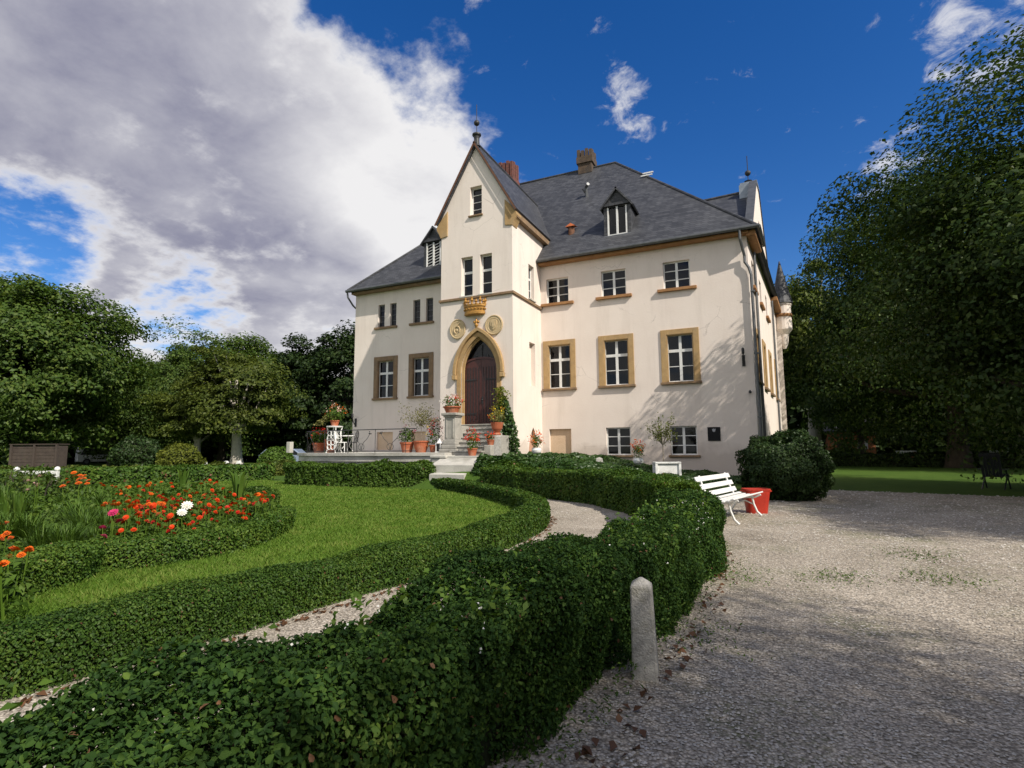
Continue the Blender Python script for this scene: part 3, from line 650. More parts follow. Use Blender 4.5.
# ------------------------------------------------------------------ windows
def window(O, U, V, Nn, u0, u1, v0, v1, style, curtain=None, parent=None, rec=.12):
    parent = parent or H
    cx, cz = (u0+u1)/2, (v0+v1)/2
    org = O+U*cx+V*v0-Nn*rec
    mb = MB(); b = .055
    def bar(a0, a1, b0, b1, n0=-rec-.05, n1=-rec): mb.obox(O, U, V, Nn, a0, a1, b0, b1, n0, n1)
    e = .002
    bar(u0+e, u0+b, v0+e, v1-e); bar(u1-b, u1-e, v0+e, v1-e); bar(u0+b, u1-b, v0+e, v0+b); bar(u0+b, u1-b, v1-b, v1-e)
    w = .016
    if style == 'big':
        vt = v0+(v1-v0)*.66
        bar(cx-.055, cx+.055, v0+b, v1-b, -rec-.05, -rec+.012); bar(u0+b, cx-.055, vt-.06, vt+.06, -rec-.05, -rec+.012); bar(cx+.055, u1-b, vt-.06, vt+.06, -rec-.05, -rec+.012)
        vm = (v0+vt)/2
        bar(u0+b, cx-.055, vm-w, vm+w); bar(cx+.055, u1-b, vm-w, vm+w)
    elif style == 'six':
        bar(cx-.05, cx+.05, v0+b, v1-b, -rec-.05, -rec+.012)
        for i in (1, 2):
            z = v0+(v1-v0)*i/3
            bar(u0+b, cx-.05, z-w, z+w); bar(cx+.05, u1-b, z-w, z+w)
    elif style == 'tower':
        z = v0+(v1-v0)*.62; bar(u0+b, u1-b, z-.05, z+.05, -rec-.05, -rec+.01); z = v0+(v1-v0)*.3; bar(u0+b, u1-b, z-w, z+w)
    elif style == 'small':
        for i in (1, 2, 3):
            z = v0+(v1-v0)*i/4; bar(u0+b, u1-b, z-w*.7, z+w*.7)
    elif style == 'slit':
        for i in (1, 2, 3):
            z = v0+(v1-v0)*i/4; bar(u0+b, u1-b, z-w*.6, z+w*.6)
    fr = mb.build('window', M['white'] if style != 'slit' else M['zinc'], parent, origin=org)
    mb = MB(); mb.obox(O, U, V, Nn, u0+b*.9, u1-b*.9, v0+b*.9, v1-b*.9, -rec-.034, -rec-.026); mb.build('pane', M['glass'], fr)
    if style == 'big':
        mb = MB(); o_, i_ = .24, .0
        mb.obox(O, U, V, Nn, u0-o_, u0-i_, v0, v1+.22, .002, .05); mb.obox(O, U, V, Nn, u1+i_, u1+o_, v0, v1+.22, .002, .05); mb.obox(O, U, V, Nn, u0-i_, u1+i_, v1+.0, v1+.22, .002, .05)
        mb.obox(O, U, V, Nn, u0-.001, u0+.035, v0, v1, -.11, .03); mb.obox(O, U, V, Nn, u1-.035, u1+.001, v0, v1, -.11, .03); mb.obox(O, U, V, Nn, u0+.035, u1-.035, v1-.035, v1+.001, -.11, .03)
        mb.build('surround', M['sand'] if cx > -12 else M['sandd'], fr, bevel=.012)
        mb = MB(); mb.obox(O, U, V, Nn, u0-.28, u1+.28, v0-.11, v0-.002, .002, .13); mb.build('sill', M['sandd'], fr, bevel=.015)
    elif style == 'six':
        if v0 > 5: mb = MB(); mb.obox(O, U, V, Nn, u0-.25, u1+.25, v0-.13, v0-.002, .002, .13); mb.build('sill', M['sill'], fr, bevel=.012)
        else: mb = MB(); mb.obox(O, U, V, Nn, u0-.08, u1+.1, v0-.09, v0-.002, .002, .1); mb.build('sill', M['sandd'], fr, bevel=.012)
    elif style in ('tower', 'small'):
        mb = MB(); mb.obox(O, U, V, Nn, u0-.06, u1+.06, v0-.07, v0-.002, .002, .09); mb.build('sill', M['sandd'] if style == 'small' else M['stonel'], fr, bevel=.01)
    if curtain is not None:
        for c0, c1 in curtain:
            n = 14; P = []
            for i in range(n+1):
                u = c0+(c1-c0)*i/n; P.append((u, -rec-.16+.03*math.sin(i*2.1)))
            vs = [O+U*u+Nn*q+V*z for z in (v0+.05, v1-.05) for u, q in P]
            mb = MB(); mb.add(vs, [(i, i+1, n+2+i, n+1+i) for i in range(n)]); mb.build('curtain', M['curtain'], fr)
    return fr
cur = {0: [(-9.0, -8.55), (-8.3, -8.16)], 1: [(-6.35, -6.2), (-5.6, -5.35)], 2: [(-3.66, -3.45), (-2.9, -2.66)], 4: [(-16.5, -16.3), (-15.75, -15.55)]}
for i, (a, b) in enumerate(BIG): window(O0, X3, Z3, NF, a, b, 4.08, 6.08, 'big', cur.get(i))
for a, b in UPW: window(O0, X3, Z3, NF, a, b, 8.06, 9.24, 'six')
for a, b in GRW: window(O0, X3, Z3, NF, a, b, 1.07, 2.25, 'six')
for i in (0, 2):
    fr = [window(O0, X3, Z3, NF, a, b, 7.92, 9.16, 'slit') for a, b in SL[i:i+2]]
    mb = MB(); mb.obox(O0, X3, Z3, NF, SL[i][0]-.2, SL[i+1][1]+.08, 7.8, 7.918, .002, .1); mb.build('sill', M['sandd'], fr[0], bevel=.01)
for a, b in ((-11.84, -11.27), (-10.91, -10.33)): window(OT, X3, Z3, NF, a, b, 7.96, 9.72, 'tower', [(a+.05, b-.05)] if a > -11 else None, rec=.2)
window(OT, X3, Z3, NF, -11.4, -10.82, 11.55, 12.88, 'small', rec=.2)
window(OTR, Y3, Z3, NX, 22.0, 22.62, 8.03, 9.62, 'tower', rec=.16)
for u0, u1, v0, v1 in [(h[0][0], h[1][0], h[0][1], h[2][1]) for h in eh]: window(A, E, Z3, EN, u0, u1, v0, v1, 'big' if v1-v0 > 1.9 else ('six' if v0 < 11 else 'small'))

# ------------------------------------------------------------------ portal
mb = MB()
def arch_line(a, h, jamb=True, zb=DZ):
    p = pointed(a, h, DC, SPR); 
    return ([(DC+a, zb)] if jamb else []) + p + ([(DC-a, zb)] if jamb else [])
mb.band(OT, X3, Z3, NF, arch_line(.86, 1.5), arch_line(1.06, 1.72), -.05, .05)
mb.band(OT, X3, Z3, NF, arch_line(.82, 1.455), arch_line(.9, 1.54), -.11, -.052)
mb.band(OT, X3, Z3, NF, arch_line(.775, 1.4), arch_line(.85, 1.485), -.2, -.112)
portal = mb.build('portal_surround', M['sand'], H, bevel=.018)
mb = MB(); mb.band(OT, X3, Z3, NF, arch_line(1.07, 1.735, True, SPR-.1), arch_line(1.21, 1.9, True, SPR-.1), .002, .15)
for s in (-1, 1): mb.box(DC+s*1.14-.1, DC+s*1.14+.1, YT-.16, YT-.003, SPR-.3, SPR-.11)
mb.build('hood_mould', M['sand'], portal, bevel=.02)
mb = MB(); c = Vector((DC-.06, YT-.1, 6.5)); mb.lathe(c, [(.06, 0), (.05, .06), (.09, .1), (.07, .15), (.04, .2), (.06, .28), (.03, .36), (.01, .42)], 10); 
for s in (-1, 1): mb.sphere(c+Vector((s*.09, 0, .24)), .06, 8, 6)
mb.build('fleuron', M['gold'], portal, smooth=True)
YD = YT+.22
mb = MB(); hd = 2.52; n = 12
top = [(DC+.80*math.cos(math.pi*(0+i/n)), DZ+hd+.28*math.sin(math.pi*i/n)) for i in range(n+1)]
OD = Vector((0, YD, 0))
lv = [(x, z) for x, z in top if x <= DC-.006]; rv = [(x, z) for x, z in top if x >= DC+.006]
door = MB(); door.prism(OD, X3, Z3, NF, [(DC+.006, DZ+.02)] + [(DC+.8, DZ+.02)] + rv + [(DC+.006, DZ+hd+.28)], -.06, 0)
door.prism(OD, X3, Z3, NF, [(DC-.8, DZ+.02), (DC-.006, DZ+.02), (DC-.006, DZ+hd+.28)] + lv, -.06, 0)
dob = door.build('door', M['door'], H)
mb = MB()
for s in (-1, 1):
    for k in range(5):
        x = DC+s*(.1+.135*k); mb.box(x-.012, x+.012, YD-.018, YD-.002, DZ+.1, DZ+hd-.05)
    for z in (DZ+.45, DZ+1.9): mb.box(min(DC+s*.2, DC+s*.72), max(DC+s*.2, DC+s*.72), YD-.03, YD-.02, z, z+.05)
mb.build('door_strap', M['iron'], dob)
mb = MB(); mb.sphere((DC+.08, YD-.06, DZ+1.05), .04, 10, 6); mb.box(DC+.05, DC+.11, YD-.03, YD-.002, DZ+.9, DZ+1.2); mb.build('handle', M['iron'], dob)
mb = MB(); topo = [(x, z+.1) for x, z in top]; mb.band(OD, X3, Z3, NF, [(x, z+.01) for x, z in top], topo, -.06, .03); mb.build('door_head', M['door'], dob)
# tympanum: dark glazed light with tracery bars
mb = MB(); tp = pointed(.82, 1.46, DC, SPR)
mb.prism(OD, X3, Z3, NF, [(DC+.82, SPR+.0)] + tp[1:-1] + [(DC-.82, SPR+.0)], -.16, -.12); ty = mb.build('fanlight', M['glass'], H)
mb = MB()
for a in (-.45, 0, .45): mb.tube([(DC+a, YD+.1, SPR+.3), (DC+a*.6, YD+.1, SPR+1.2-abs(a))], .022, 6)
mb.build('tracery', M['iron'], ty)
# crown emblem
mb = MB(); cx, cz = -11.14, 7.05; n = 18
def arcp(r, z, y0=YT-.02, sq=.55, n=n): return [Vector((cx-r*math.cos(math.pi*i/n), y0-r*sq*math.sin(math.pi*i/n), z)) for i in range(n+1)]
prof = [(.44, cz), (.5, cz+.03), (.5, cz+.12), (.46, cz+.16), (.48, cz+.34), (.53, cz+.36), (.53, cz+.44), (.49, cz+.46)]
rows = [arcp(r, z) for r, z in prof]; vs = [p for r_ in rows for p in r_]
mb.add(vs, [(i*(n+1)+k, i*(n+1)+k+1, (i+1)*(n+1)+k+1, (i+1)*(n+1)+k) for i in range(len(rows)-1) for k in range(n)])
mb.add([Vector((cx, YT-.01, cz))]+rows[0], [(0, i+2, i+1) for i in range(n)]); mb.add([Vector((cx, YT-.01, cz+.46))]+rows[-1], [(0, i+1, i+2) for i in range(n)])
pts = arcp(.5, cz+.46, n=8)
for i, p in enumerate(pts):
    h = .2 if i % 2 == 0 else .12
    mb.lathe(p, [(.05, -.02), (.035, .08), (.075, h*.7), (.05, h), (.02, h+.06)], 8)
    if i % 2 == 0: mb.sphere(p+Z3*(h+.07), .045, 8, 6)
for p in arcp(.5, cz+.25, n=10): mb.sphere(p, .04, 8, 6)
mb.build('crown_relief', M['gold'], H)
for (mx, mz, wx, wz, kind) in ((-11.99, 6.54, .385, .44, 0), (-10.23, 6.55, .41, .425, 1)):
    mb = MB(); c0 = Vector((mx, YT, mz)); n = 32
    def ell(s, y): return [Vector((mx+wx*s*math.cos(2*math.pi*i/n), YT+y, mz+wz*s*math.sin(2*math.pi*i/n))) for i in range(n)]
    rows = [ell(1, -.002), ell(1, -.065), ell(.92, -.075), ell(.88, -.055), ell(.72, -.055), ell(.69, -.062), ell(.65, -.05)]
    vs = [p for r_ in rows for p in r_]; mb.add(vs, [(i*n+k, i*n+(k+1) % n, (i+1)*n+(k+1) % n, (i+1)*n+k) for i in range(len(rows)-1) for k in range(n)] + [tuple((len(rows)-1)*n+k for k in range(n))])
    if kind: mb.prism(Vector((mx, YT, mz)), X3, Z3, NF, [(-.13, .2), (.13, .2), (.15, .02), (.09, -.14), (0, -.22), (-.09, -.14), (-.15, .02)], .044, .085); mb.prism(Vector((mx, YT, mz)), X3, Z3, NF, [(-.06, .12), (.06, .12), (.06, -.06), (0, -.12), (-.06, -.06)], .084, .105)
    else:
        mb.tube([(mx-.02+.14*math.cos(t), YT-.06, mz-.04+.16*math.sin(t)) for t in np.linspace(-.6, 4.4, 16)], .03, 6); mb.sphere((mx-.02, YT-.05, mz-.06), .07, 10, 6, s=(1, .5, 1)); mb.tube([(mx-.02, YT-.06, mz+.14), (mx+.1, YT-.06, mz+.25)], .03, 6)
    mb.build('medallion', M['medal'], H)
# wall plaque
mb = MB(); mb.box(-2.23, -1.75, YF-.035, YF-.002, 1.63, 2.18); pq = mb.build('plaque', M['plaque'], H, bevel=.006)
mb = MB(); pc = Vector((-1.99, YF-.037, 2.06)); mb.prism(pc, X3, Z3, NF, [(-.07, .06), (-.03, .03), (0, .07), (.03, .03), (.07, .06), (.05, -.05), (0, -.08), (-.05, -.05)], 0, .004); mb.build('emblem', M['plaquet'], pq)
for bx, by, bz, dx in ((-20.2, YF, 2.95, 1), (-.75, YF, 4.9, -1)):
    mb = MB(); mb.box(bx-.06, bx+.06, by-.03, by-.002, bz-.35, bz+.1); mb.tube([(bx, by-.02, bz-.3), (bx, by-.2, bz-.1), (bx, by-.28, bz+.15)], .025, 6); mb.tube([(bx, by-.05, bz), (bx+dx*.05, by-.2, bz+.02)], .015, 6); mb.lathe((bx, by-.28, bz+.1), [(.03, 0), (.055, .05), (.055, .22), (.02, .26)], 8); mb.build('wall_bracket', M['iron'], H)
mb = MB(); mb.box(-.62, -.54, YF-.12, YF-.002, 3.5, 3.56); mb.lathe((-.58, YF-.16, 3.46), [(.05, 0), (.05, .08), (.02, .12)], 8); mb.build('security_camera', M['iron'], H)

# ------------------------------------------------------------------ dormers
def dormer(xc, w, y0, zb, ze, zt, shut):
    hw = w/2
    OD = Vector((0, y0, 0))
    mb = MB(); mb.wall(OD, X3, Z3, NF, [(xc-hw, zb-.25), (xc+hw, zb-.25), (xc+hw, ze), (xc, zt-.1), (xc-hw, ze)], [rect(xc-hw+.17, xc+hw-.17, zb+.02, ze-.12)], .12)
    for s in (-1, 1): mb.add([(xc+s*hw, y0, zb-.25), (xc+s*hw, y0, ze), (xc+s*hw, y0+2.6, ze), (xc+s*hw, y0+2.6, zb-.25)], [(0, 1, 2, 3)])
    d = mb.build('dormer', M['slate'], H, origin=(-10.4, YF, 0)); WP['_d'] = WP[d.name]
    mb = MB()
    for s in (-1, 1):
        dz = (zt-ze)/hw; xo = hw+.16
        slab(mb, [(xc, y0-.16, zt+.02), (xc+s*xo, y0-.16, zt+.02-dz*xo), (xc+s*xo, y0+3.4, zt+.02-dz*xo), (xc, y0+3.4, zt+.02)], .07)
    mb.build('dormer_roof', M['slate'], d)
    mb = MB(); mb.box(xc-hw-.04, xc+hw+.04, y0-.1, y0-.003, ze-.08, ze+.04); mb.build('dormer_beam', M['slate'], d)
    mb = MB(); a0, a1, b0, b1 = xc-hw+.172, xc+hw-.172, zb+.022, ze-.122
    for q in (rect(a0, a0+.06, b0, b1), rect(a1-.06, a1, b0, b1), rect(a0+.06, a1-.06, b0, b0+.06), rect(xc-.04, xc+.04, b0+.06, b1)): mb.box(q[0][0], q[1][0], y0-.02, y0+.06, q[0][1], q[2][1])
    if shut:
        n = 8
        for k in range(n):
            z = b0+.08+(b1-b0-.1)*k/n
            for c0, c1 in ((a0+.06, xc-.04), (xc+.04, a1-.06)): mb.add([(c0, y0+.0, z), (c1, y0+.0, z+.1), (c1, y0+.0, z+.125), (c0, y0+.0, z+.025), (c0, y0+.02, z), (c1, y0+.02, z+.1), (c1, y0+.02, z+.125), (c0, y0+.02, z+.025)], [(0, 1, 2, 3), (4, 7, 6, 5), (0, 4, 5, 1), (3, 2, 6, 7)])
    mb.build('dormer_window', M['white'], d)
    mb = MB(); mb.box(a0+.05, a1-.05, y0+.07, y0+.078, b0+.05, b1); mb.build('dormer_pane', M['glass'], d)
    mb = MB(); mb.box(a0-.16, a1+.16, y0-.06, y0-.003, zb-.06, zb+.015); mb.build('dormer_sill', M['lead'], d)
dormer(-5.73, 1.24, 23.82, 10.95, 12.45, 13.2, False)
dormer(-15.6, 1.24, 23.82, 10.88, 12.42, 13.15, True)

# ------------------------------------------------------------------ chimneys and roof furniture
def chimney(xc, yc, zb, zt, wx, wy, mat, nx, ny):
    mb = MB(); zm = zb+(zt-zb)*.42
    mb.box(xc-wx*.42, xc+wx*.42, yc-wy*.42, yc+wy*.42, zb, zm)
    mb.box(xc-wx*.5, xc+wx*.5, yc-wy*.5, yc+wy*.5, zm+.001, zm+(zt-zm)*.45)
    for i in range(nx):
        for j in range(ny):
            if 0 < i < nx-1 and 0 < j < ny-1: continue
            x = xc-wx/2+wx*(i+.5)/nx; y = yc-wy/2+wy*(j+.5)/ny; r = wx/nx*.36
            mb.box(x-r, x+r, y-r, y+r, zm+(zt-zm)*.45+.001, zt-.08*((i+j) % 2))
    return mb.build('chimney', mat, roof)
chimney(-13.6, 29.0, 15.5, 18.72, 1.0, 1.0, M['brick'], 4, 4)
chimney(-9.0, 30.2, 17.5, 19.0, .98, 1.0, mottled('sooty_brick', (.05, .035, .026), (.12, .08, .05), 4, .9, .4, .01, 30, (.03, .03, .03)), 4, 4)
mb = MB(); mb.tube([(-8.2, 27.4, 14.7), (-8.2, 27.25, 15.3), (-8.0, 27.0, 15.35)], .09, 8); mb.tube([(-8.2, 27.4, 14.9), (-8.35, 27.1, 15.2)], .04, 6); mb.build('roof_vent', M['zinc'], roof)
mb = MB(); mb.tube([(-8.15, 24.5, 11.4), (-8.15, 24.5, 12.0)], .16, 10); fl = mb.build('flue', M['rust'], roof)
mb = MB(); mb.add([(-8.4, 24.3, 12.02), (-7.9, 24.3, 12.02), (-7.9, 24.75, 12.1), (-8.4, 24.75, 12.1), (-8.15, 24.35, 12.2), (-8.15, 24.7, 12.24)], [(0, 1, 4), (1, 2, 5, 4), (2, 3, 5), (3, 0, 4, 5), (0, 3, 2, 1)]); mb.build('flue_cap', M['orange'], fl)
q = Vector((-5.1, 28.0, 15.3)); mb = MB(); mb.tube([q, q+Z3*.45], .03, 6); mb.box(q.x-.3, q.x+.3, q.y-.05, q.y+.0, q.z+.3, q.z+.36); mb.box(q.x-.2, q.x+.35, q.y-.06, q.y+.02, q.z+.42, q.z+.48); mb.build('antenna', M['white'], roof)
# corner turret on the east side
tc_ = A+E*15.6+EN*.0; tq = Vector((1.2, 38.3, 0))
mb = MB(); mb.lathe(tq, [(.1, 7.5), (.22, 7.8), (.28, 8.4), (.5, 8.7), (.5, 10.2), (.56, 10.28), (.56, 10.4)], 18); tur = mb.build('turret', M['plaster'], H, origin=(-10.4, YF, 0), smooth=False)
mb = MB(); mb.lathe(tq, [(.64, 10.38), (.42, 11.3), (.2, 12.4), (.03, 13.2)], 18); mb.build('turret_roof', M['slate'], tur)
mb = MB(); mb.lathe(tq, [(.53, 9.5), (.57, 9.6), (.53, 9.7)], 18); mb.build('corbel_ring', M['sill'], tur)
# ------------------------------------------------------------------ vegetation builders
def hedge(name, pts, w, h, mat, label, smin, k, cover=2.6, rough=.05, cat='hedge', group=None, zf=T, aspect=.6, taper=0.0, endcap=True, rng=RNG, extra=None, seed=0, oval=False):
    ln = smooth_line(pts, .1); d = np.diff(ln, axis=0); sl = np.linalg.norm(d, axis=1); cum = np.concatenate([[0], np.cumsum(sl)]); Ltot = cum[-1]
    per = 2*h+w+.0; cx0 = ln.mean(0)
    dmin = np.min(np.hypot(ln[:, 0], ln[:, 1])); s0 = max(smin, k*dmin)
    n = int(Ltot*per*cover/(s0*s0*aspect*.5))
    n = min(n, 680000)
    s = rng.uniform(0, Ltot, n); x = np.interp(s, cum, ln[:, 0]); y = np.interp(s, cum, ln[:, 1])
    tx = np.gradient(ln[:, 0]); ty = np.gradient(ln[:, 1]); tl = np.hypot(tx, ty); nxv = np.interp(s, cum, ty/tl); nyv = np.interp(s, cum, -tx/tl)
    nl = np.hypot(nxv, nyv); nxv /= nl; nyv /= nl
    u = rng.uniform(0, per, n)
    off = np.where(u < h, -w/2, np.where(u < h+w, u-h-w/2, w/2)); zz_ = np.where(u < h, u, np.where(u < h+w, h, per-u))
    r = min(.12, w*.25, h*.3)                     # rounded shoulder
    ex = np.maximum(0, np.abs(off)-(w/2-r)); ez = np.maximum(0, zz_-(h-r)); q = np.hypot(ex, ez); over = np.maximum(q, 1e-6)
    sc = np.where((ex > 0) & (ez > 0) & (q > r), r/over, 1)
    off = np.sign(off)*(np.minimum(np.abs(off), w/2-r)+ex*sc); zz_ = np.minimum(zz_, h-r)+ez*sc
    no = np.where(ex > 0, np.sign(off)*np.maximum(ex, .02), 0)+np.where((ex <= 0) & (ez <= 0), np.sign(off), 0); nz = np.where(ez > 0, ez+.001, 0.0)
    # ends
    if endcap:
        endd = np.minimum(s, Ltot-s); e = np.clip(endd/(w*.5), 0, 1); off *= np.sqrt(1-(1-e)**2*.85)
    P = np.stack([x+nxv*off, y+nyv*off, zz_], 1); Nn = np.stack([nxv*no, nyv*no, nz], 1); Nn = unit(Nn+1e-6)
    lm = lump(P+seed, 1.6)*rough+lump(P+seed, 5.)*rough*.55
    dep = -np.abs(rng.normal(0, .06 if oval else .045, n))*min(1, w*2)+rng.normal(0, .008, n)
    P = P+Nn*(lm+dep)[:, None]; P[:, 2] += zf(P[:, 0], P[:, 1])
    dist = np.linalg.norm(P-CAMN, axis=1); size = np.maximum(smin, k*dist); keep = rng.uniform(size=n) < (s0/size)**2
    P, Nn, size = P[keep], Nn[keep], size[keep]; m = len(P)
    V, F = (oval_leaves if oval else leaf_quads)(P, Nn+rng.normal(0, .85 if oval else .62, (m, 3))+np.array([0, 0, .25]), size*rng.uniform(.5, 1.35, m), aspect, rng)
    parts = [(V, F, 0)]
    # twiggy core
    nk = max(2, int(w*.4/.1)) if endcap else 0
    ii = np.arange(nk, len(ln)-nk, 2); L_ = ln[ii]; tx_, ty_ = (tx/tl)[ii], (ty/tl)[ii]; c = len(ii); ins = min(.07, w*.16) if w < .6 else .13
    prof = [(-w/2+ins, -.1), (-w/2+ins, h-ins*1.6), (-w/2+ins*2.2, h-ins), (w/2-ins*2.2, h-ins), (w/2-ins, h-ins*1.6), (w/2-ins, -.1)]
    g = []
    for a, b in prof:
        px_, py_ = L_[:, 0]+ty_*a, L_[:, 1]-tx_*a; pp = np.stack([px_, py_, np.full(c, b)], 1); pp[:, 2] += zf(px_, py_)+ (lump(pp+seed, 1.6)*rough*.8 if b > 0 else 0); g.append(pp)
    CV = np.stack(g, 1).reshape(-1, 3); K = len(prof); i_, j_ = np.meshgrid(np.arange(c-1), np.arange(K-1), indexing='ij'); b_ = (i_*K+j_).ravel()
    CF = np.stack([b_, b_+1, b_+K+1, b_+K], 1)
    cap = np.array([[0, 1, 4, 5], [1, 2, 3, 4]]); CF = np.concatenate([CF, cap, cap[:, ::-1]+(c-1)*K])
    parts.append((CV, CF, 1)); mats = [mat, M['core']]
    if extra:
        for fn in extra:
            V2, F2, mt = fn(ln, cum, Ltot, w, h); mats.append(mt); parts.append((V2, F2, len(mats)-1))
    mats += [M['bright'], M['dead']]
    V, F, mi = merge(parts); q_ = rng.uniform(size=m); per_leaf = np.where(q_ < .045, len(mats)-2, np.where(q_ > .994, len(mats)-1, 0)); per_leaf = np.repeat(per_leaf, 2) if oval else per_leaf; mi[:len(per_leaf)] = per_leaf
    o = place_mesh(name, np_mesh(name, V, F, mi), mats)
    return setp(o, label, cat, group)

def blob_leaves(c, rad, n, size, rng=RNG, rough=.12, ls=1.3, aspect=.55, up=.3, shell=.12, seed=0., flat=0.):
    """leaves near the surface of a lumpy ellipsoid"""
    d = unit(rng.normal(size=(n, 3))); 
    if flat: d[:, 2] = np.where(d[:, 2] < -flat, -d[:, 2], d[:, 2]); 
    rr = 1+rough*lump(d*ls+seed, 1.5)+rough*.6*lump(d*ls+seed, 4)-np.abs(rng.normal(0, shell, n))
    P = np.array(c)+d*np.array(rad)*rr[:, None]
    V, F = leaf_quads(P, d+rng.normal(0, .6, (n, 3))+np.array([0, 0, up]), size*rng.uniform(.65, 1.3, n), aspect, rng)
    return V, F
def blob_core(c, rad, rough=.12, ls=1.3, seed=0., seg=20, rings=12, s=.86):
    th = np.linspace(0, 2*np.pi, seg, endpoint=False); ph = np.linspace(.02, np.pi-.02, rings); a, b = np.meshgrid(ph, th, indexing='ij')
    d = np.stack([np.sin(a)*np.cos(b), np.sin(a)*np.sin(b), np.cos(a)], -1).reshape(-1, 3)
    P = np.array(c)+d*np.array(rad)*s*(1+rough*lump(d*ls+seed, 1.5))[:, None]
    i, j = np.meshgrid(np.arange(rings-1), np.arange(seg), indexing='ij'); k = (i*seg+j).ravel(); k2 = (i*seg+(j+1) % seg).ravel()
    return P, np.stack([k, k2, k2+seg, k+seg], 1)
def bush(name, pos, rad, n, size, mat, label, group=None, cat='shrub', rough=.12, seed=0., core=True, parent=None):
    z0 = pos[2]; c = (pos[0], pos[1], z0+rad[2]*.82)
    V, F = blob_leaves(c, rad, n, size, rough=rough, seed=seed)
    parts = [(V, F, 0)]
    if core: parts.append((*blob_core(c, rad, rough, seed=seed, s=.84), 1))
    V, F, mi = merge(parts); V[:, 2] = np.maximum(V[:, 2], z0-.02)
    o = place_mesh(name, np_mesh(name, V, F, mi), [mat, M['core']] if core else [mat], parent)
    return setp(o, label, cat, group) if parent is None else o

def make_tree(name, pos, height, rx, cz, rz, ncl, nleaf, ls, mat, tr, label, group, seed=1, bark=None, base_t=None, layered=.45, cat='tree', low=.09):
    rng = np.random.default_rng(seed)
    root = thing(name, pos, label, cat, group)
    d = unit(rng.normal(size=(ncl, 3))+np.array([0, 0, .15])); rr = rng.uniform(.45, 1., ncl)**.6*(1+.26*lump(d*1.3+seed, 2.0))
    C = d*np.array([rx, rx, rz])*rr[:, None]*.88+np.array([0, 0, cz]); C[:, 2] = np.minimum(C[:, 2], height-.3)
    lo = low*height; C[:, 2] = np.where(C[:, 2] < lo, lo+rng.uniform(0, .14*height, ncl)*rng.uniform(0, 1, ncl), C[:, 2])
    cl = rng.integers(0, ncl, nleaf); cr = rx*rng.uniform(.1, .29, ncl)
    g = rng.normal(size=(nleaf, 3)); g /= np.maximum(1, np.linalg.norm(g, axis=1, keepdims=True)/1.9)
    dl = g*cr[cl][:, None]*np.array([1, 1, layered])*.72
    dl[:, 2] -= .25*(dl[:, 0]**2+dl[:, 1]**2)/cr[cl]
    P = C[cl]+dl
    nrm = unit(d[cl]*.7+g*.3)+np.array([0, 0, .75])+rng.normal(0, .55, (nleaf, 3))
    V, F = leaf_quads(P, nrm, ls*rng.uniform(.6, 1.3, nleaf), .6, rng)
    V += np.array(pos); root_o = Vector(pos)
    place_mesh('crown', np_mesh('crown', V, F), mat, root, origin=pos)
    mb = MB(); p0 = Vector(pos); path = [p0-Z3*.2, p0+Z3*.15]; rad = [tr*1.5, tr*1.25]; hh = cz+rz*.3; ph_ = rng.uniform(0, 6)
    for t in np.linspace(.12, 1, 7): path.append(p0+Vector((math.sin(ph_+t*3)*tr*.7*t, math.cos(ph_+t*2.3)*tr*.7*t, hh*t))); rad.append(tr*(1-.78*t))
    mb.tube(path, rad, 10)
    for i in rng.choice(ncl, min(16, ncl), replace=False):
        t = rng.uniform(.3, .8); a = p0+Z3*hh*t; b = p0+Vector(C[i]); m = a.lerp(b, .5)+Vector((0, 0, -.06*(b-a).length+rng.uniform(-.2, .3)))
        r0 = tr*(1-.75*t)*.5; mb.tube([a, a.lerp(m, .5)-Z3*.05, m, b], [r0, r0*.8, r0*.55, r0*.15], 6)
    mb.build('trunk', bark or M['bark'], root, origin=pos, smooth=True)
    return root
def clone_tree(src, pos, scale, rz, label, group):
    c = copy_tree(src); c.location = pos; c.scale = scale if isinstance(scale, tuple) else (scale,)*3; c.rotation_euler = (0, 0, rz)
    setp(c, label, None, group); return c

# ------------------------------------------------------------------ hedges
def stray(ln, cum, Ltot, w, h):
    """soft shoots standing out of the top of the loose hedge"""
    rng = np.random.default_rng(31); n = 260; s = rng.uniform(0, Ltot, n); x = np.interp(s, cum, ln[:, 0]); y = np.interp(s, cum, ln[:, 1])
    Ps, Ts = [], []
    for i in range(n):
        b = np.array([x[i]+rng.uniform(-w/2, w/2), y[i]+rng.normal(0, .05), h-.03]); dr = np.array([rng.normal(0, .5), rng.normal(0, .5), 1.]); dr /= np.linalg.norm(dr); l = rng.uniform(.05, .17)
        for q in range(rng.integers(4, 8)): Ps.append(b+dr*l*(q+.6)/5+rng.normal(0, .012, 3)); Ts.append(dr+rng.normal(0, .8, 3))
    Ps = np.array(Ps); V, F = leaf_quads(Ps, np.tile([0, -.2, .8], (len(Ps), 1))+rng.normal(0, .5, (len(Ps), 3)), rng.uniform(.03, .055, len(Ps)), .6, rng, T=np.array(Ts)); return V, F, M['bright']
def berries(ln, cum, Ltot, w, h):
    rng = np.random.default_rng(33); n = 340; s = rng.uniform(0, Ltot, n); x = np.interp(s, cum, ln[:, 0])+rng.uniform(-w*.52, w*.5, n); y = np.interp(s, cum, ln[:, 1])+rng.normal(0, .1, n)
    P = np.stack([x, y, h*rng.uniform(.75, 1.04, n)], 1); P = np.repeat(P, 3, 0)+rng.normal(0, .01, (n*3, 3)); V, F = leaf_quads(P, rng.normal(size=(len(P), 3)), .013, .9, rng); return V, F, M['pw']
zero = lambda x, y: np.zeros(np.shape(x))
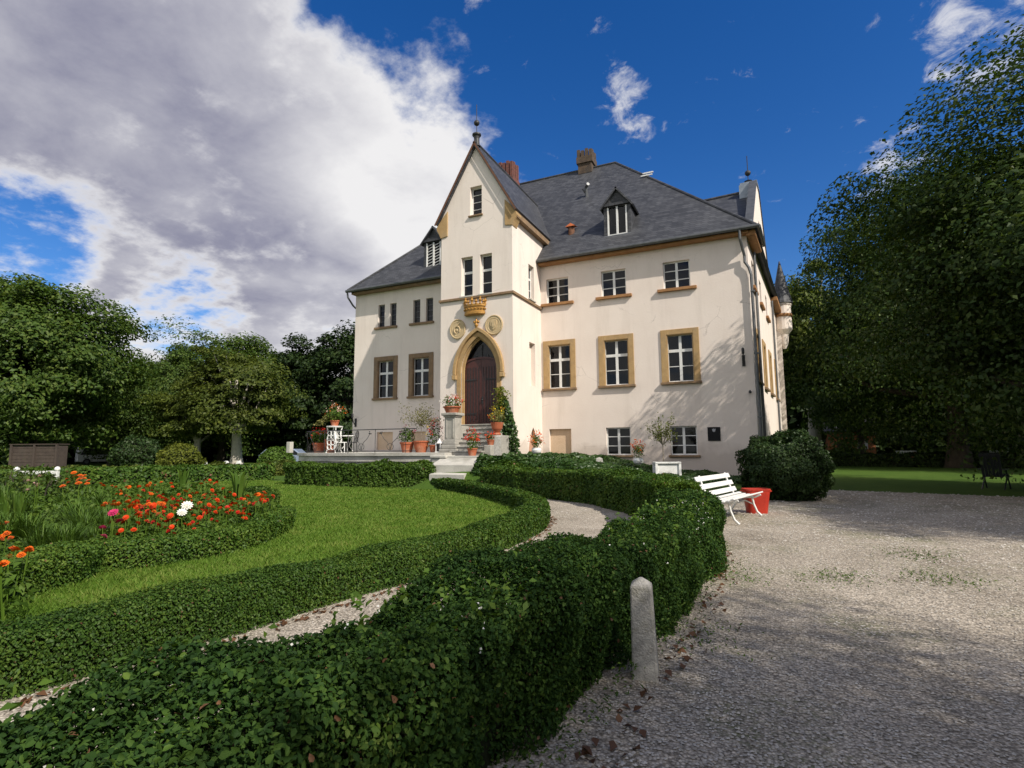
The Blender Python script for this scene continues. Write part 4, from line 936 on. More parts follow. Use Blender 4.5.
hedge('bramble_hedge', HEDGE_A, .76, .665, M['bram'], 'loose dark leafy hedge running past the granite post in the foreground', .021, .004, 3.0, .085, zf=zero, aspect=.66, oval=True, extra=[stray, berries], seed=3.)
hedge('clipped_hedge', HEDGE_B, .9, .8, M['box'], 'dark clipped hedge curving from the white bench back to the steps', .03, .0042, 2.6, .045, seed=7.)
hedge('box_hedge', RING, .46, .37, M['box'], 'long box hedge ringing the round lawn beside the gravel path', .021, .004, 2.7, .022, zf=zero, seed=1.)
hedge('box_hedge', [(-17.9, 16.75), (-16, 16.55), (-14, 16.5), (-12.4, 16.65), (-10.75, 16.95)], .8, .84, M['boxb'], 'bright green box hedge directly in front of the stone terrace', .04, .0045, 2.6, .06, zf=zero, seed=11.)
hedge('box_hedge', [(-6.2, .3), (-6.4, 2.0), (-6.9, 3.3), (-7.35, 3.95)], .5, .34, M['box'], 'low box hedge at the left edge of the picture edging the flower bed', .024, .0042, 2.6, .03, zf=zero, seed=13.)
hedge('box_hedge', [(-7.35, 3.95), (-6.95, 4.6), (-6.95, 5.5), (-7.45, 6.6), (-8.3, 7.6), (-9.2, 8.2)], .5, .33, M['box'], 'low scalloped box hedge bulging in front of the red and orange flowers', .024, .0042, 2.6, .03, zf=zero, seed=17.)
hedge('box_hedge', [(-9.7, 8.3), (-10.3, 8.8), (-11.1, 9.7), (-12, 10.6), (-13.4, 11.2)], .5, .35, M['box'], 'short box hedge at the far right lobe of the flower bed', .028, .0045, 2.6, .03, zf=zero, seed=19.)
hedge('low_hedge', [(-21.2, 19.0), (-22.6, 17.0), (-24.4, 13.8), (-26, 9.5), (-26.5, 4)], .9, .72, M['box'], 'straight low hedge along the far edge of the lawn', .05, .005, 2.4, .04, zf=zero, seed=23.)
hedge('low_hedge', [(-22.6, 25.5), (-26.4, 20), (-29.5, 13), (-31, 7)], .9, .62, M['olive'], 'second shaggy brownish hedge behind the straight one at the far edge of the lawn', .06, .005, 2.2, .1, zf=zero, seed=29.)
hedge('park_hedge', [(2.6, 45), (6, 44.3), (10, 43.4), (15, 42), (22, 40)], 1.1, .85, M['dark'], 'long dark hedge along the back of the shaded park lawn', .09, .004, 2.4, .06, zf=zero, seed=37.)
# ivy bank at the foot of the facade
def ivy():
    rng = RNG; n = 52000; x = rng.uniform(-9.3, -.9, n); y = rng.uniform(16.4, 23.3, n)
    top = np.interp(x, [-9.3, -8, -6.2, -4.6, -2.5, -.8], [.18, .14, .12, .14, .14, .1])
    keep = (y > np.interp(x, [-9, -5, -2.5, -1], [16.6, 16.2, 17.4, 19.5])) & ~((x < -7.6) & (y > 17.5) & (y < 18.6)); x, y, top = x[keep], y[keep], top[keep]
    P = np.stack([x, y, T(x, y)+top*(.5+.5*lump(np.stack([x, y, 0*x], 1), 2.2)).clip(.1, 1.4)*rng.uniform(.3, 1, len(x))], 1)
    V, F = leaf_quads(P, rng.normal(0, .6, (len(P), 3))+np.array([0, -.3, 1]), .12*rng.uniform(.7, 1.3, len(P)), .8, rng)
    o = place_mesh('ivy_bank', np_mesh('ivy_bank', V, F), M['ivy']); setp(o, 'dark ivy ground cover on the bank at the foot of the facade', 'ivy', kind='stuff')
ivy()

# ------------------------------------------------------------------ grass, pebbles, leaf litter
def inside(pts, x, y):
    pts = np.array(pts); r = np.zeros(len(x), bool); n = len(pts); j = n-1
    for i in range(n):
        xi, yi = pts[i]; xj, yj = pts[j]
        c = ((yi > y) != (yj > y)) & (x < (xj-xi)*(y-yi)/((yj-yi) if yj != yi else 1e-9)+xi); r ^= c; j = i
    return r
def sample_poly(pts, n, rng=RNG, power=1.6):
    """samples denser near the camera"""
    pts_ = np.array(pts); out_ = []
    lo, hi = pts_.min(0), pts_.max(0); tot = 0
    while tot < n:
        x = rng.uniform(lo[0], hi[0], n*3); y = rng.uniform(lo[1], hi[1], n*3); d = np.hypot(x, y); f = x*FWD.x+y*FWD.y; r = x*RIGHT.x+y*RIGHT.y
        k = inside(pts, x, y) & (f > .5) & (np.abs(r) < f*1.05+.6) & (rng.uniform(size=n*3) < np.minimum(1, (3.2/np.maximum(d, .5))**power))
        out_.append(np.stack([x[k], y[k]], 1)); tot += k.sum()
    return np.concatenate(out_)[:n]
def lawn_blades():
    rng = RNG; xy = sample_poly(LAWN, 150000, rng, 1.5); xy = xy[~inside(BED, xy[:, 0], xy[:, 1])]; n = len(xy)
    d = np.hypot(xy[:, 0], xy[:, 1]); h = rng.uniform(.025, .05, n); w = np.maximum(.004, .0011*d); lean = rng.normal(0, .6, (n, 2))*h[:, None]; a = rng.uniform(0, 6.28, n)
    b = np.stack([np.cos(a), np.sin(a)], 1)*w[:, None]
    V = np.empty((n, 3, 3)); V[:, 0, :2] = xy-b; V[:, 1, :2] = xy+b; V[:, 2, :2] = xy+lean; V[:, :2, 2] = .01; V[:, 2, 2] = .012+h
    o = place_mesh('lawn_grass', np_mesh('lawn_grass', V.reshape(-1, 3), np.arange(3*n).reshape(-1, 3)), M['grassb']); setp(o, 'short mown grass blades of the round lawn', 'grass', kind='stuff')
lawn_blades()
def pebbles():
    rng = RNG; n1_, n2_ = 30000, 5000
    a = sample_poly(DRIVE, n1_, rng, 1.9); b = sample_poly([(-1.7, 0), (-1.3, 4), (-1.3, 9), (-2, 11), (-4.5, 14), (-6.5, 13.6), (-5.3, 11.8), (-4.1, 10), (-3.6, 8.6), (-3.45, 6.9), (-3.6, 5), (-3.8, 3), (-4.1, 1.5)], n2_, rng, 1.6)
    xy = np.concatenate([a, b]); n = len(xy); d = np.hypot(xy[:, 0], xy[:, 1]); r = rng.uniform(.005, .012, n)*np.maximum(1, d*.16)
    base = np.array([[1, 0, 0], [0, 1, 0], [-1, 0, 0], [0, -1, 0], [0, 0, .8], [0, 0, -.8]]); F0 = np.array([[0, 1, 4], [1, 2, 4], [2, 3, 4], [3, 0, 4]])
    an = rng.uniform(0, 6.28, n); c, s = np.cos(an), np.sin(an); st = rng.uniform(.6, 1.3, (n, 6, 1))
    L_ = base[None]*st; X = L_[..., 0]*c[:, None]-L_[..., 1]*s[:, None]; Y = L_[..., 0]*s[:, None]+L_[..., 1]*c[:, None]; Zp = L_[..., 2]*.7
    V = np.stack([xy[:, :1]+X*r[:, None], xy[:, 1:]+Y*r[:, None], .006+(Zp+.25)*r[:, None]], -1)
    F = (np.arange(n)[:, None, None]*6+F0[None]).reshape(-1, 3)
    o = place_mesh('gravel_stones', np_mesh('gravel_stones', V.reshape(-1, 3), F), M['pebble']); setp(o, 'loose pale gravel stones lying on the driveway and path', 'gravel', kind='stuff')
pebbles()
def litter():
    rng = RNG; n = 130; t = rng.uniform(1.5, 8, n); x = np.interp(t, [1.5, 3.2, 5, 8], [-1.0, -.78, -.62, -.66])+np.abs(rng.normal(0, .13, n)); P = np.stack([x, t, rng.uniform(.012, .03, n)], 1)
    m = 260; t2 = rng.uniform(1, 11, m); x2 = np.interp(t2, [p[1] for p in RING], [p[0] for p in RING])+.3+np.abs(rng.normal(0, .07, m)); P = np.concatenate([P, np.stack([x2, t2, np.full(m, .02)], 1)])
    V, F = leaf_quads(P, rng.normal(0, .3, (len(P), 3))+np.array([0, 0, 1]), rng.uniform(.03, .07, len(P)), .7, rng)
    o = place_mesh('fallen_leaves', np_mesh('fallen_leaves', V, F), M['dead']); setp(o, 'brown fallen leaves along the foot of the hedges', 'leaves', kind='stuff')
    # weeds at hedge foot and in the gravel
    spots = [(px, py) for px, py in [(700, 630), (690, 645), (720, 560), (745, 580), (735, 570), (840, 578), (830, 580), (850, 576), (920, 575), (945, 583), (955, 580), (905, 552), (915, 558), (930, 556), (560, 492), (565, 500)]]
    Ps, Ts = [], []
    for px, py in spots:
        g = gp(px, py, 0); 
        for q in range(90):
            o_ = rng.normal(0, .19, 2); Ps.append([g.x+o_[0], g.y+o_[1], rng.uniform(.006, .022)]); Ts.append([rng.normal(0, .5), rng.normal(0, .5), .5])
    for q in range(900):
        t = rng.uniform(1.6, 9.5); x = np.interp(t, [1.5, 3.2, 5, 8, 9.5], [-1.02, -.85, -.66, -.66, -.9])+rng.normal(0, .06); Ps.append([x, t, rng.uniform(.02, .16)]); Ts.append([.6, 0, .8])
    for q in range(2600):
        t = rng.uniform(.6, 6.5); x = np.interp(t, [.2, 1.2, 2.2, 3.3, 4.4, 6.5], [-2.05, -1.93, -1.82, -1.72, -1.55, -1.45])-np.abs(rng.normal(0, .16)); b_ = lump(np.array([[x, t, 0]]), 2.2)[0]
        if b_ < -.1: continue
        Ps.append([x, t, rng.uniform(.02, .22)*(.3+b_)]); Ts.append([rng.normal(0, .5), rng.normal(0, .5), .8])
    Ps = np.array(Ps); V, F = leaf_quads(Ps, rng.normal(0, .5, (len(Ps), 3))+np.array([.2, -.2, .8]), rng.uniform(.018, .038, len(Ps)), .4, rng, T=np.array(Ts))
    o = place_mesh('weeds', np_mesh('weeds', V, F), M['bright']); setp(o, 'small green weeds creeping into the gravel', 'weeds', kind='stuff')
litter()

# ------------------------------------------------------------------ trees
G_L = 'trees at the left edge of the park'; G_M = 'trees beyond the lawn left of the manor'; G_R = 'tall trees right of the driveway'
def hz(py, fwd): return 1.4+(450-py)*fwd/FPX
p = fp(40, 42); tL = make_tree('broadleaf_tree', p, 15.6, 7.4, 8.2, 7.4, 150, 52000, .30, M['oak'], .42, 'big rounded green tree, tallest at the left edge of the picture', G_L, 3)
p = fp(237, 47); tM = make_tree('spreading_tree', p, 10.4, 4.9, 6.2, 4.2, 110, 30000, .26, M['olive'], .5, 'olive green spreading tree with a pale trunk, middle of the left tree line', G_M, 5, bark=M['limew'], layered=.32, low=.2)
p = fp(312, 60); tD = make_tree('dark_tree', p, 13.4, 4.8, 6.6, 6.6, 100, 26000, .34, M['dark'], .4, 'dark evergreen-looking tree just left of the manor corner', G_M, 8)
PA = Vector((8.6, 20.1, 0)); tA = make_tree('tall_tree', PA, 12.9, 6.1, 6.9, 5.6, 250, 135000, .15, M['beech'], .45, 'huge dense tree overhanging the right edge of the picture, nearest of the right hand trees', G_R, 12, layered=.36)
clone_tree(tL, fp(-50, 40), 1.05, 2.0, 'tall green tree cut off by the left picture edge', G_L)
clone_tree(tL, fp(112, 55), (.72, .72, .75), 4.0, 'smaller dark green tree behind the biggest left tree', G_L)
clone_tree(tL, fp(222, 62), (1.02, 1.02, 1.02), 1.1, 'tall green tree rising behind the olive spreading tree', G_M)
clone_tree(tL, fp(172, 58), (.7, .7, .82), 2.9, 'mid green tree left of the olive spreading tree', G_M)
clone_tree(tD, fp(345, 58), (1.1, 1.1, 1.12), 2.4, 'dark tree half hidden behind the manor left corner', G_M)
clone_tree(tD, fp(285, 66), (1., 1., 1.0), 4.4, 'dark tree in the gap between the olive tree and the manor', G_M)
clone_tree(tD, fp(150, 70), (1.2, 1.2, .95), 5.1, 'dark tree in the dip of the skyline between the left tree and the olive tree', G_M)
clone_tree(tM, fp(196, 49), (.75, .75, .8), 2.2, 'small tree with several bare grey trunks beside the olive spreading tree', G_M)
clone_tree(tA, fp(958, 34), (1.36, 1.36, 1.55), .7, 'tall broad tree behind the nearest right hand tree', G_R)
clone_tree(tM, fp(815, 50), (1.25, 1.25, 1.75), .4, 'yellowish tree showing just right of the manor turret', G_R)
clone_tree(tL, fp(862, 47), (.75, .75, .98), 5.2, 'slim tree with a dark trunk in front of the red brick building', G_R)
clone_tree(tD, fp(985, 47), (1.5, 1.5, 1.3), 3.3, 'dark tree behind the shaded lawn at the right', G_R)
clone_tree(tL, fp(1060, 42), (1.1, 1.1, 1.1), 3.9, 'tall tree just outside the right picture edge', G_R)
# the row along the far side of the drive, outside the frame, whose shade falls across the gravel
clone_tree(tA, (12.6, 10.2, 0), (.6, .6, .92), 1.0, 'small tree beside the driveway beyond the right picture edge', G_R)
clone_tree(tA, (10.6, -1.6, 0), (.7, .7, .84), 2.6, 'tree behind the camera beside the driveway', G_R)
clone_tree(tA, (9.8, -7.0, 0), (.8, .8, .85), 4.1, 'second tree behind the camera beside the driveway', G_R)
clone_tree(tA, (17.5, 16.5, 0), (.95, .95, 1.35), 5.0, 'tall tree in the park beyond the nearest right hand tree', G_R)
clone_tree(tA, (22, 35, 0), (1.1, 1.1, 1.15), 5.9, 'tall tree deep in the right hand park', G_R)
# distant woodland closing the view
def woodland():
    rng = np.random.default_rng(77); Ps, Ns = [], []
    for a0, a1, rad, hgt, n in ((-62, -8, 84, 10.5, 34000), (18, 62, 80, 13, 30000)):
        a = np.radians(rng.uniform(a0, a1, n)); r_ = rad+rng.normal(0, 3.5, n); top = hgt*(1+.22*lump(np.stack([a*14, a*0, a*0], 1), 1.)); z = top*rng.uniform(0, 1, n)**.8
        d = np.outer(np.sin(a), np.array(RIGHT))+np.outer(np.cos(a), np.array(Vector((FWD.x, FWD.y, 0)).normalized())); P = d*r_[:, None]; P[:, 2] = z; Ps.append(P); Ns.append(-d*.7)
    P = np.concatenate(Ps); Nn = np.concatenate(Ns)+rng.normal(0, .6, (len(P), 3))+np.array([0, 0, .3]); V, F = leaf_quads(P, Nn, rng.uniform(.7, 1.5, len(P)), .7, rng)
    o = place_mesh('far_woodland', np_mesh('far_woodland', V, F), M['dark']); setp(o, 'far-off dark woodland closing the view behind the park', 'woodland', kind='stuff')
woodland()

# shrubs
bush('yew_bush', (0.3, 16.5, 0), (1.14, 1.14, 1.0), 34000, .07, M['yew'], 'big rounded dark green bush beside the corner of the manor', rough=.15, seed=4.)
p = fp(180, 33); bush('golden_shrub', p, (1.35, 1.2, .95), 5200, .14, M['gold_leaf'], 'rounded yellow-green shrub behind the far hedge', rough=.12, seed=9.)
p = fp(277, 34); bush('round_shrub', p, (1.05, 1.05, .9), 4600, .14, M['boxb'], 'bright green cone-shaped shrub left of the stone terrace', rough=.08, seed=14.)
p = fp(138, 38); bush('dark_shrub', p, (1.75, 1.5, 1.3), 5200, .17, M['yew'], 'dark green shrub left of the yellow-green one', rough=.12, seed=19.)
p = fp(925, 46.5); bush('flowering_shrub', p, (1.1, 1.1, .8), 2500, .17, M['bright'], 'small bright shrub behind the dark park hedge', rough=.2, seed=24.)
p = fp(1000, 47); bush('flowering_shrub', p, (1.8, 1.2, .9), 3000, .18, M['olive'], 'brownish shrub behind the dark park hedge near the right edge', rough=.2, seed=27.)
p = fp(845, 48); bush('flowering_shrub', p, (1.2, 1.2, .75), 2500, .17, M['olive'], 'low loose shrub by the trunk in front of the brick building', rough=.2, seed=28.)
# ------------------------------------------------------------------ terrace and steps
TZ = 1.25
t = thing('stone_terrace', (-13.5, 19.5, 0), 'low curved stone terrace with moulded edge in front of the left wing', 'terrace')
FRONT = smooth_line([(-19.45, YF-.3), (-19.5, 20.6), (-19.3, 18.95), (-18.6, 18.15), (-17.0, 17.72), (-15, 17.55), (-13, 17.6), (-11.05, 17.8)], .25)
def arc_poly(r, x1=-11.0):
    d_ = np.gradient(FRONT, axis=0); d_ /= np.linalg.norm(d_, axis=1, keepdims=True); Q = FRONT+np.c_[d_[:, 1], -d_[:, 0]]*r
    P = [tuple(q) for q in Q if q[0] < x1-.02]
    return P+[(x1, P[-1][1]+.002), (x1, YF-.05), (P[0][0], YF-.05)]
mb = MB(); mb.prism(Vector((0, 0, 0)), X3, Y3, Z3, arc_poly(0, -11.05), -.1, TZ-.34); mb.build('terrace_wall', M['stone'], t)
mb = MB(); mb.prism(Vector((0, 0, 0)), X3, Y3, Z3, arc_poly(.14, -11.0), TZ-.12, TZ); mb.build('coping_slab', M['stonel'], t, bevel=.03)
mb = MB(); mb.prism(Vector((0, 0, 0)), X3, Y3, Z3, arc_poly(.07, -11.02), TZ-.339, TZ-.125); mb.build('moulding', M['stonel'], t, bevel=.05)
mb = MB(); mb.box(-11.4, -10.8, 17.4, 18.0, -.1, TZ-.2); mb.box(-11.45, -10.75, 17.35, 18.05, TZ-.199, TZ-.1); mb.build('end_pier', M['stonel'], t, bevel=.025)
qq = fp(289.5, 25.0)
mb = MB(); mb.box(qq.x-.1, qq.x+.12, qq.y-.1, qq.y+.12, TZ+.001, TZ+.5); mb.build('end_post', M['stonel'], t, bevel=.02)

st = thing('entrance_steps', (-10.6, 19.0, 0), 'worn stone steps leading up to the pointed entrance door', 'steps')
n = 7; rise = (DZ-1.13)/n
for i in range(n):
    z1 = 1.13+rise*(i+1); y0 = 18.2+.26*i; wide = i >= n-1
    mb = MB(); mb.box(-11.75 if wide else -11.08+.002*i, -9.95 if wide else -9.72-.002*i, y0, YT-.005-.002*i if not wide else YT+.4, z1-rise-(.3 if i else .6), z1-.05); mb.box((-11.78 if wide else -11.1), (-9.92 if wide else -9.7), y0-.035, min(y0+.5, YT-.004) if not wide else YT+.4, z1-.049, z1)
    mb.build('step', M['stone'], st, bevel=.015)
for q in ((-9.74, -9.44, 19.0, YT-.01, .3, 1.9), (-11.5, -11.12, 19.1, YT-.01, .9, 2.3), (-9.735, -9.445, 18.4, 18.995, .3, 1.52)): mb = MB(); mb.box(*q); mb.build('cheek_wall', M['stone'], st, bevel=.02)
mb = MB(); mb.box(-11.1, -9.2, 17.45, 18.16, .4, 1.129); mb.build('landing', M['stonel'], st, bevel=.015)

def pedestal(x, y, z, label):
    t = thing('stone_pedestal', (x, y, z), label, 'pedestal')
    mb = MB(); mb.box(x-.4, x+.4, y-.4, y+.4, z, z+.14); mb.box(x-.34, x+.34, y-.34, y+.34, z+.141, z+.3); mb.box(x-.29, x+.29, y-.29, y+.29, z+.301, z+.5); mb.build('base', M['stone'], t, bevel=.03)
    mb = MB(); mb.box(x-.24, x+.24, y-.24, y+.24, z+.501, z+1.36)
    for s in (-1, 1): mb.box(x+s*.15-.035, x+s*.15+.035, y-.26, y-.2, z+.56, z+1.3)
    mb.build('shaft', M['stone'], t, bevel=.02)
    mb = MB(); mb.box(x-.28, x+.28, y-.28, y+.28, z+1.361, z+1.43); mb.box(x-.34, x+.34, y-.34, y+.34, z+1.431, z+1.54); mb.build('cap', M['stone'], t, bevel=.025)
PX, PY = -11.28, 18.72
pedestal(PX, PY, TZ, 'weathered grey stone pedestal left of the entrance steps')

def granite_post(pos, s, h, label, lean=0.0, rz=.3):
    x, y, z = pos; mb = MB(); k = s/2
    vs = []
    for zz_, kk in ((-.15, k*1.08), (h-.05, k*.86)):
        for a in range(4): an = math.pi/4+a*math.pi/2+rz; vs.append((x+kk*1.414*math.cos(an)+lean*zz_, y+kk*1.414*math.sin(an), z+zz_))
    vs.append((x+lean*h, y, z+h))
    mb.add(vs, [(0, 1, 5, 4), (1, 2, 6, 5), (2, 3, 7, 6), (3, 0, 4, 7), (4, 5, 8), (5, 6, 8), (6, 7, 8), (7, 4, 8), (3, 2, 1, 0)])
    o = mb.build('granite_post', M['granite'], bevel=.012); setp(o, label, 'stone post', 'granite posts along the hedges'); return o
g = gp(640, 678); granite_post((g.x+.03, g.y+.03, 0), .15, .6, 'grey granite post in the foreground hedge beside the gravel', -.02, .15)
g = fp(498, 19.4); granite_post((g.x, g.y, Tz(g.x, g.y)), .25, hz(437, 19.4)-Tz(g.x, g.y), 'pale granite post at the foot of the entrance steps', 0, .3)
g = fp(599, 19.2); granite_post((g.x, g.y, Tz(g.x, g.y)), .26, hz(459.5, 19.2)-Tz(g.x, g.y), 'short granite post behind the dark clipped hedge', 0, .3)

# railing on the terrace edge
def railing():
    t = thing('iron_railing', (-13.5, 17.5, TZ), 'thin wrought iron railing with scrolls and iron flowers along the terrace edge', 'railing')
    q_ = np.array(arc_poly(-.22, -12.3)[3:-3]); cu = np.concatenate([[0], np.cumsum(np.linalg.norm(np.diff(q_, axis=0), axis=1))]); sm = np.linspace(cu[-1]*.12, cu[-1], 40); P = list(zip(np.interp(sm, cu, q_[:, 0]), np.interp(sm, cu, q_[:, 1])))
    mb = MB(); mb.tube([(x, y, TZ+.93) for x, y in P], .018, 6); mb.build('top_rail', M['iron'], t)
    mb = MB(); mb.tube([(x, y, TZ+.07) for x, y in P], .014, 6); mb.build('bottom_rail', M['iron'], t)
    for i in range(1, 40, 6):
        x, y = P[i]; mb = MB(); mb.tube([(x, y, TZ), (x, y, TZ+.95)], .012, 6); mb.build('baluster', M['iron'], t)
    for i in range(4, 38, 6):
        mb = MB(); a = Vector((*P[i-2], TZ)); b = Vector((*P[min(39, i+2)], TZ)); d = (b-a)
        for s in (0, 1):
            pts = []
            for k in range(13):
                u = k/12; xx = .5+(.48*(u**1.3))*(1 if s else -1); pts.append(a+d*xx+Z3*(.1+.72*u+.06*math.sin(u*6)))
            mb.tube(pts, .011, 5); e = pts[-1]
            for w in range(5): mb.sphere(e+Vector((random.uniform(-.06, .06), random.uniform(-.02, .02), random.uniform(-.05, .05))), .025, 6, 4)
        m_ = a+d*.5+Z3*.14; mb.tube([m_+d*.16*math.cos(v)+Z3*(.1+.13*math.sin(v)) for v in np.linspace(-1, 5, 14)], .010, 5)
        mb.build('scroll', M['iron'], t)
railing()

# ------------------------------------------------------------------ pots and plants on the terrace
def petals(c, rad, n, size, rng=RNG, heads=None):
    c = np.array(c); rad = np.array(rad)
    if heads:
        d = unit(rng.normal(size=(heads, 3))); d[:, 2] = np.abs(d[:, 2]); H_ = c+d*rad; P = np.repeat(H_, n, 0)+rng.normal(0, size*1.1, (heads*n, 3)); nn = np.repeat(d, n, 0)+rng.normal(0, .7, (heads*n, 3))
    else: d = unit(rng.normal(size=(n, 3))); P = c+d*rad; nn = d
    V, F = leaf_quads(P, nn, size*rng.uniform(.7, 1.3, len(P)), .85, rng); return V, F
def pot_plant(name, pos, r, h, label, leaf, lr, lh, nl, ls, blooms=(), potmat=None, group=None, square=False, cat='potted plant', prof=None):
    x, y, z = pos; t = thing(name, pos, label, cat, group)
    mb = MB(); mb.lathe((x, y, z), prof or [(r*.68, 0), (r*.78, h*.3), (r*.95, h*.82), (r*1.05, h*.83), (r*1.06, h), (r*.92, h), (r*.9, h*.9), (.01, h*.9)], 18); mb.build('pot', potmat or M['terra'], t, smooth=False)
    c = (x, y, z+h+lh*.45); V, F = blob_leaves(c, (lr, lr, lh*.6), nl, ls, rough=.15, shell=.3, seed=x*3)
    place_mesh('foliage', np_mesh('foliage', V, F), leaf, t, origin=(x, y, z+h))
    for mt, hd in blooms:
        for q in range(hd):
            V, F = petals(c, (lr*1.02, lr*1.02, lh*.72), 11, .05, heads=1); place_mesh('bloom', np_mesh('bloom', V, F), M[mt], t)
    return t
def on_terrace(px, fwd, z=TZ): g = fp(px, fwd); return (g.x, g.y, z)
pot_plant('potted_geranium', on_terrace(319, 25.2), .3, .45, 'red geranium in a round pot at the left end of the terrace', M['bright'], .36, .6, 420, .1, [('pr', 16)], group='geraniums in pots')
pot_plant('potted_plant', on_terrace(330.5, 24.6), .27, .6, 'tall orange clay pot beneath the white plant stand', M['ivy'], .18, .2, 90, .08, [])
pot_plant('potted_geranium', on_terrace(407, 22.4), .28, .42, 'pink flowering pot in the middle of the terrace edge', M['bright'], .3, .55, 380, .09, [('pk', 5)], group='geraniums in pots')
# shallow tub with a sallow shrub
p = on_terrace(421, 22.2); t = thing('potted_shrub', p, 'large clay tub holding a sparse pale shrub beside the pedestal', 'potted plant')
mb = MB(); mb.lathe(p, [(.2, 0), (.27, .2), (.3, .4), (.33, .41), (.33, .47), (.27, .47), (.26, .42), (.01, .42)], 20); mb.build('pot', M['terra'], t)
def sparse_shrub(t, p, z0, zc, rad, n, ls, leaf, seed, stem=.018, nb=14):
    rng = np.random.default_rng(seed); mb = MB(); base = Vector(p)+Z3*z0; tips = []
    fork = base+Z3*(zc-rad[2]*.8); mb.tube([base, fork], [stem, stem*.8], 6)
    for i in range(nb):
        a = rng.uniform(0, 6.28); rr = rng.uniform(.5, 1.); tip = base+Vector((rad[0]*rr*math.cos(a), rad[1]*rr*math.sin(a), zc+rad[2]*rng.uniform(-.5, .9))); m = fork.lerp(tip, .5)+Z3*.08; mb.tube([fork, m, tip], [stem*.6, stem*.4, stem*.2], 5); tips += [fork.lerp(tip, .45), m, m.lerp(tip, .5), tip]
    mb.build('stem', M['barkl'], t, origin=p)
    T_ = np.array([list(v) for v in tips]); P = T_[rng.integers(0, len(T_), n)]+rng.normal(0, rad[0]*.13, (n, 3)); V, F = leaf_quads(P, rng.normal(size=(n, 3))+np.array([0, 0, .5]), ls*rng.uniform(.7, 1.3, n), .45, rng); place_mesh('foliage', np_mesh('foliage', V, F), leaf, t, origin=p)
sparse_shrub(t, p, .42, 1.05, (.95, .75, .5), 560, .085, M['sallow'], 41)
p = on_terrace(434, 22.1); pot_plant('potted_flowers', (p[0], p[1], TZ), .2, .3, 'pot crowded with red and yellow flowers against the pedestal', M['bright'], .3, .9, 380, .08, [('pr', 16), ('py', 3), ('pk', 3)])
# white lantern
p = on_terrace(439.5, 21.7); t = thing('garden_lantern', p, 'small white metal garden lantern on the terrace edge', 'lantern')
mb = MB(); x, y, z = p
for sx in (-1, 1):
    for sy in (-1, 1): mb.box(x+sx*.1-.014, x+sx*.1+.014, y+sy*.1-.014, y+sy*.1+.014, z, z+.36)
mb.box(x-.13, x+.13, y-.13, y+.13, z, z+.04); mb.build('frame', M['white'], t)
mb = MB(); mb.lathe((x, y, z+.36), [(.17, 0), (.12, .07), (.05, .12), (.04, .16), (.02, .18)], 4); mb.build('lid', M['white'], t)
mb = MB(); mb.box(x-.09, x+.09, y-.09, y+.09, z+.045, z+.34); mb.build('pane', M['glass'], t)
# bowl of flowers on the pedestal
p = (PX-.05, PY, TZ+1.541); pot_plant('flower_bowl', p, .34, .26, 'clay bowl of pink and red flowers on top of the stone pedestal', M['bright'], .38, .4, 260, .085, [('pr', 7), ('ps', 12), ('pw', 4)])
# urns right of the steps
p = (-9.6, 19.25, 1.901); pot_plant('flower_urn', p, .22, .48, 'ochre clay urn with grey foliage right of the entrance steps', M['sallow'], .32, .5, 260, .08, [('py', 6), ('po', 3)], prof=[(.14, 0), (.16, .05), (.1, .1), (.2, .25), (.24, .42), (.26, .5), (.2, .5), (.18, .45), (.01, .45)])
g = fp(487, 20.2); pot_plant('potted_geranium', (-9.98, 17.95, 1.13), .19, .28, 'red geranium standing at the foot of the steps beside the granite post', M['bright'], .24, .62, 320, .08, [('pr', 16), ('pv', 5)], group='geraniums in pots')
g = fp(500, 20.9); pot_plant('potted_geranium', (-9.59, 18.68, 1.521), .15, .2, 'small orange flower pot on the low wall beside the entrance steps', M['bright'], .16, .2, 100, .07, [('pv', 8)], group='geraniums in pots')
# climber on the tower
def climber():
    rng = np.random.default_rng(5); n = 3000; z = rng.uniform(1.0, 3.5, n)
    half = np.interp(z, [1., 2.0, 2.8, 3.3, 3.5], [.52, .46, .3, .16, .05]); cx = np.interp(z, [1, 2.2, 3.5], [-9.52, -9.6, -9.78]); P = np.stack([cx+half*rng.uniform(-1, 1, n), YT-.06-np.abs(rng.normal(0, .16, n))*(half/.5), z], 1)
    V, F = leaf_quads(P, rng.normal(0, .5, (n, 3))+np.array([.3, -.8, .4]), .11*rng.uniform(.6, 1.3, n), .75, rng); t = thing('climbing_plant', (-9.6, YT-.2, 1.0), 'green climber growing up the tower right of the portal', 'climber'); place_mesh('foliage', np_mesh('foliage', V, F), M['ivy'], t, origin=(-9.6, YT-.2, 1.0))
    n = 420; z = rng.uniform(2.7, 3.9, n); P = np.stack([-9.85+rng.normal(0, .14, n), YT-.12-np.abs(rng.normal(0, .1, n)), z], 1); V, F = leaf_quads(P, rng.normal(0, .6, (n, 3))+np.array([0, -.6, .3]), .1, .6, rng); place_mesh('young_foliage', np_mesh('young_foliage', V, F), M['gold_leaf'], t, origin=(-9.6, YT-.2, 1.0))
    mb = MB(); mb.tube([(-9.55, YT-.1, .9), (-9.6, YT-.1, 2), (-9.8, YT-.1, 3.6)], [.03, .022, .01], 6); mb.build('stem', M['bark'], t)
climber()
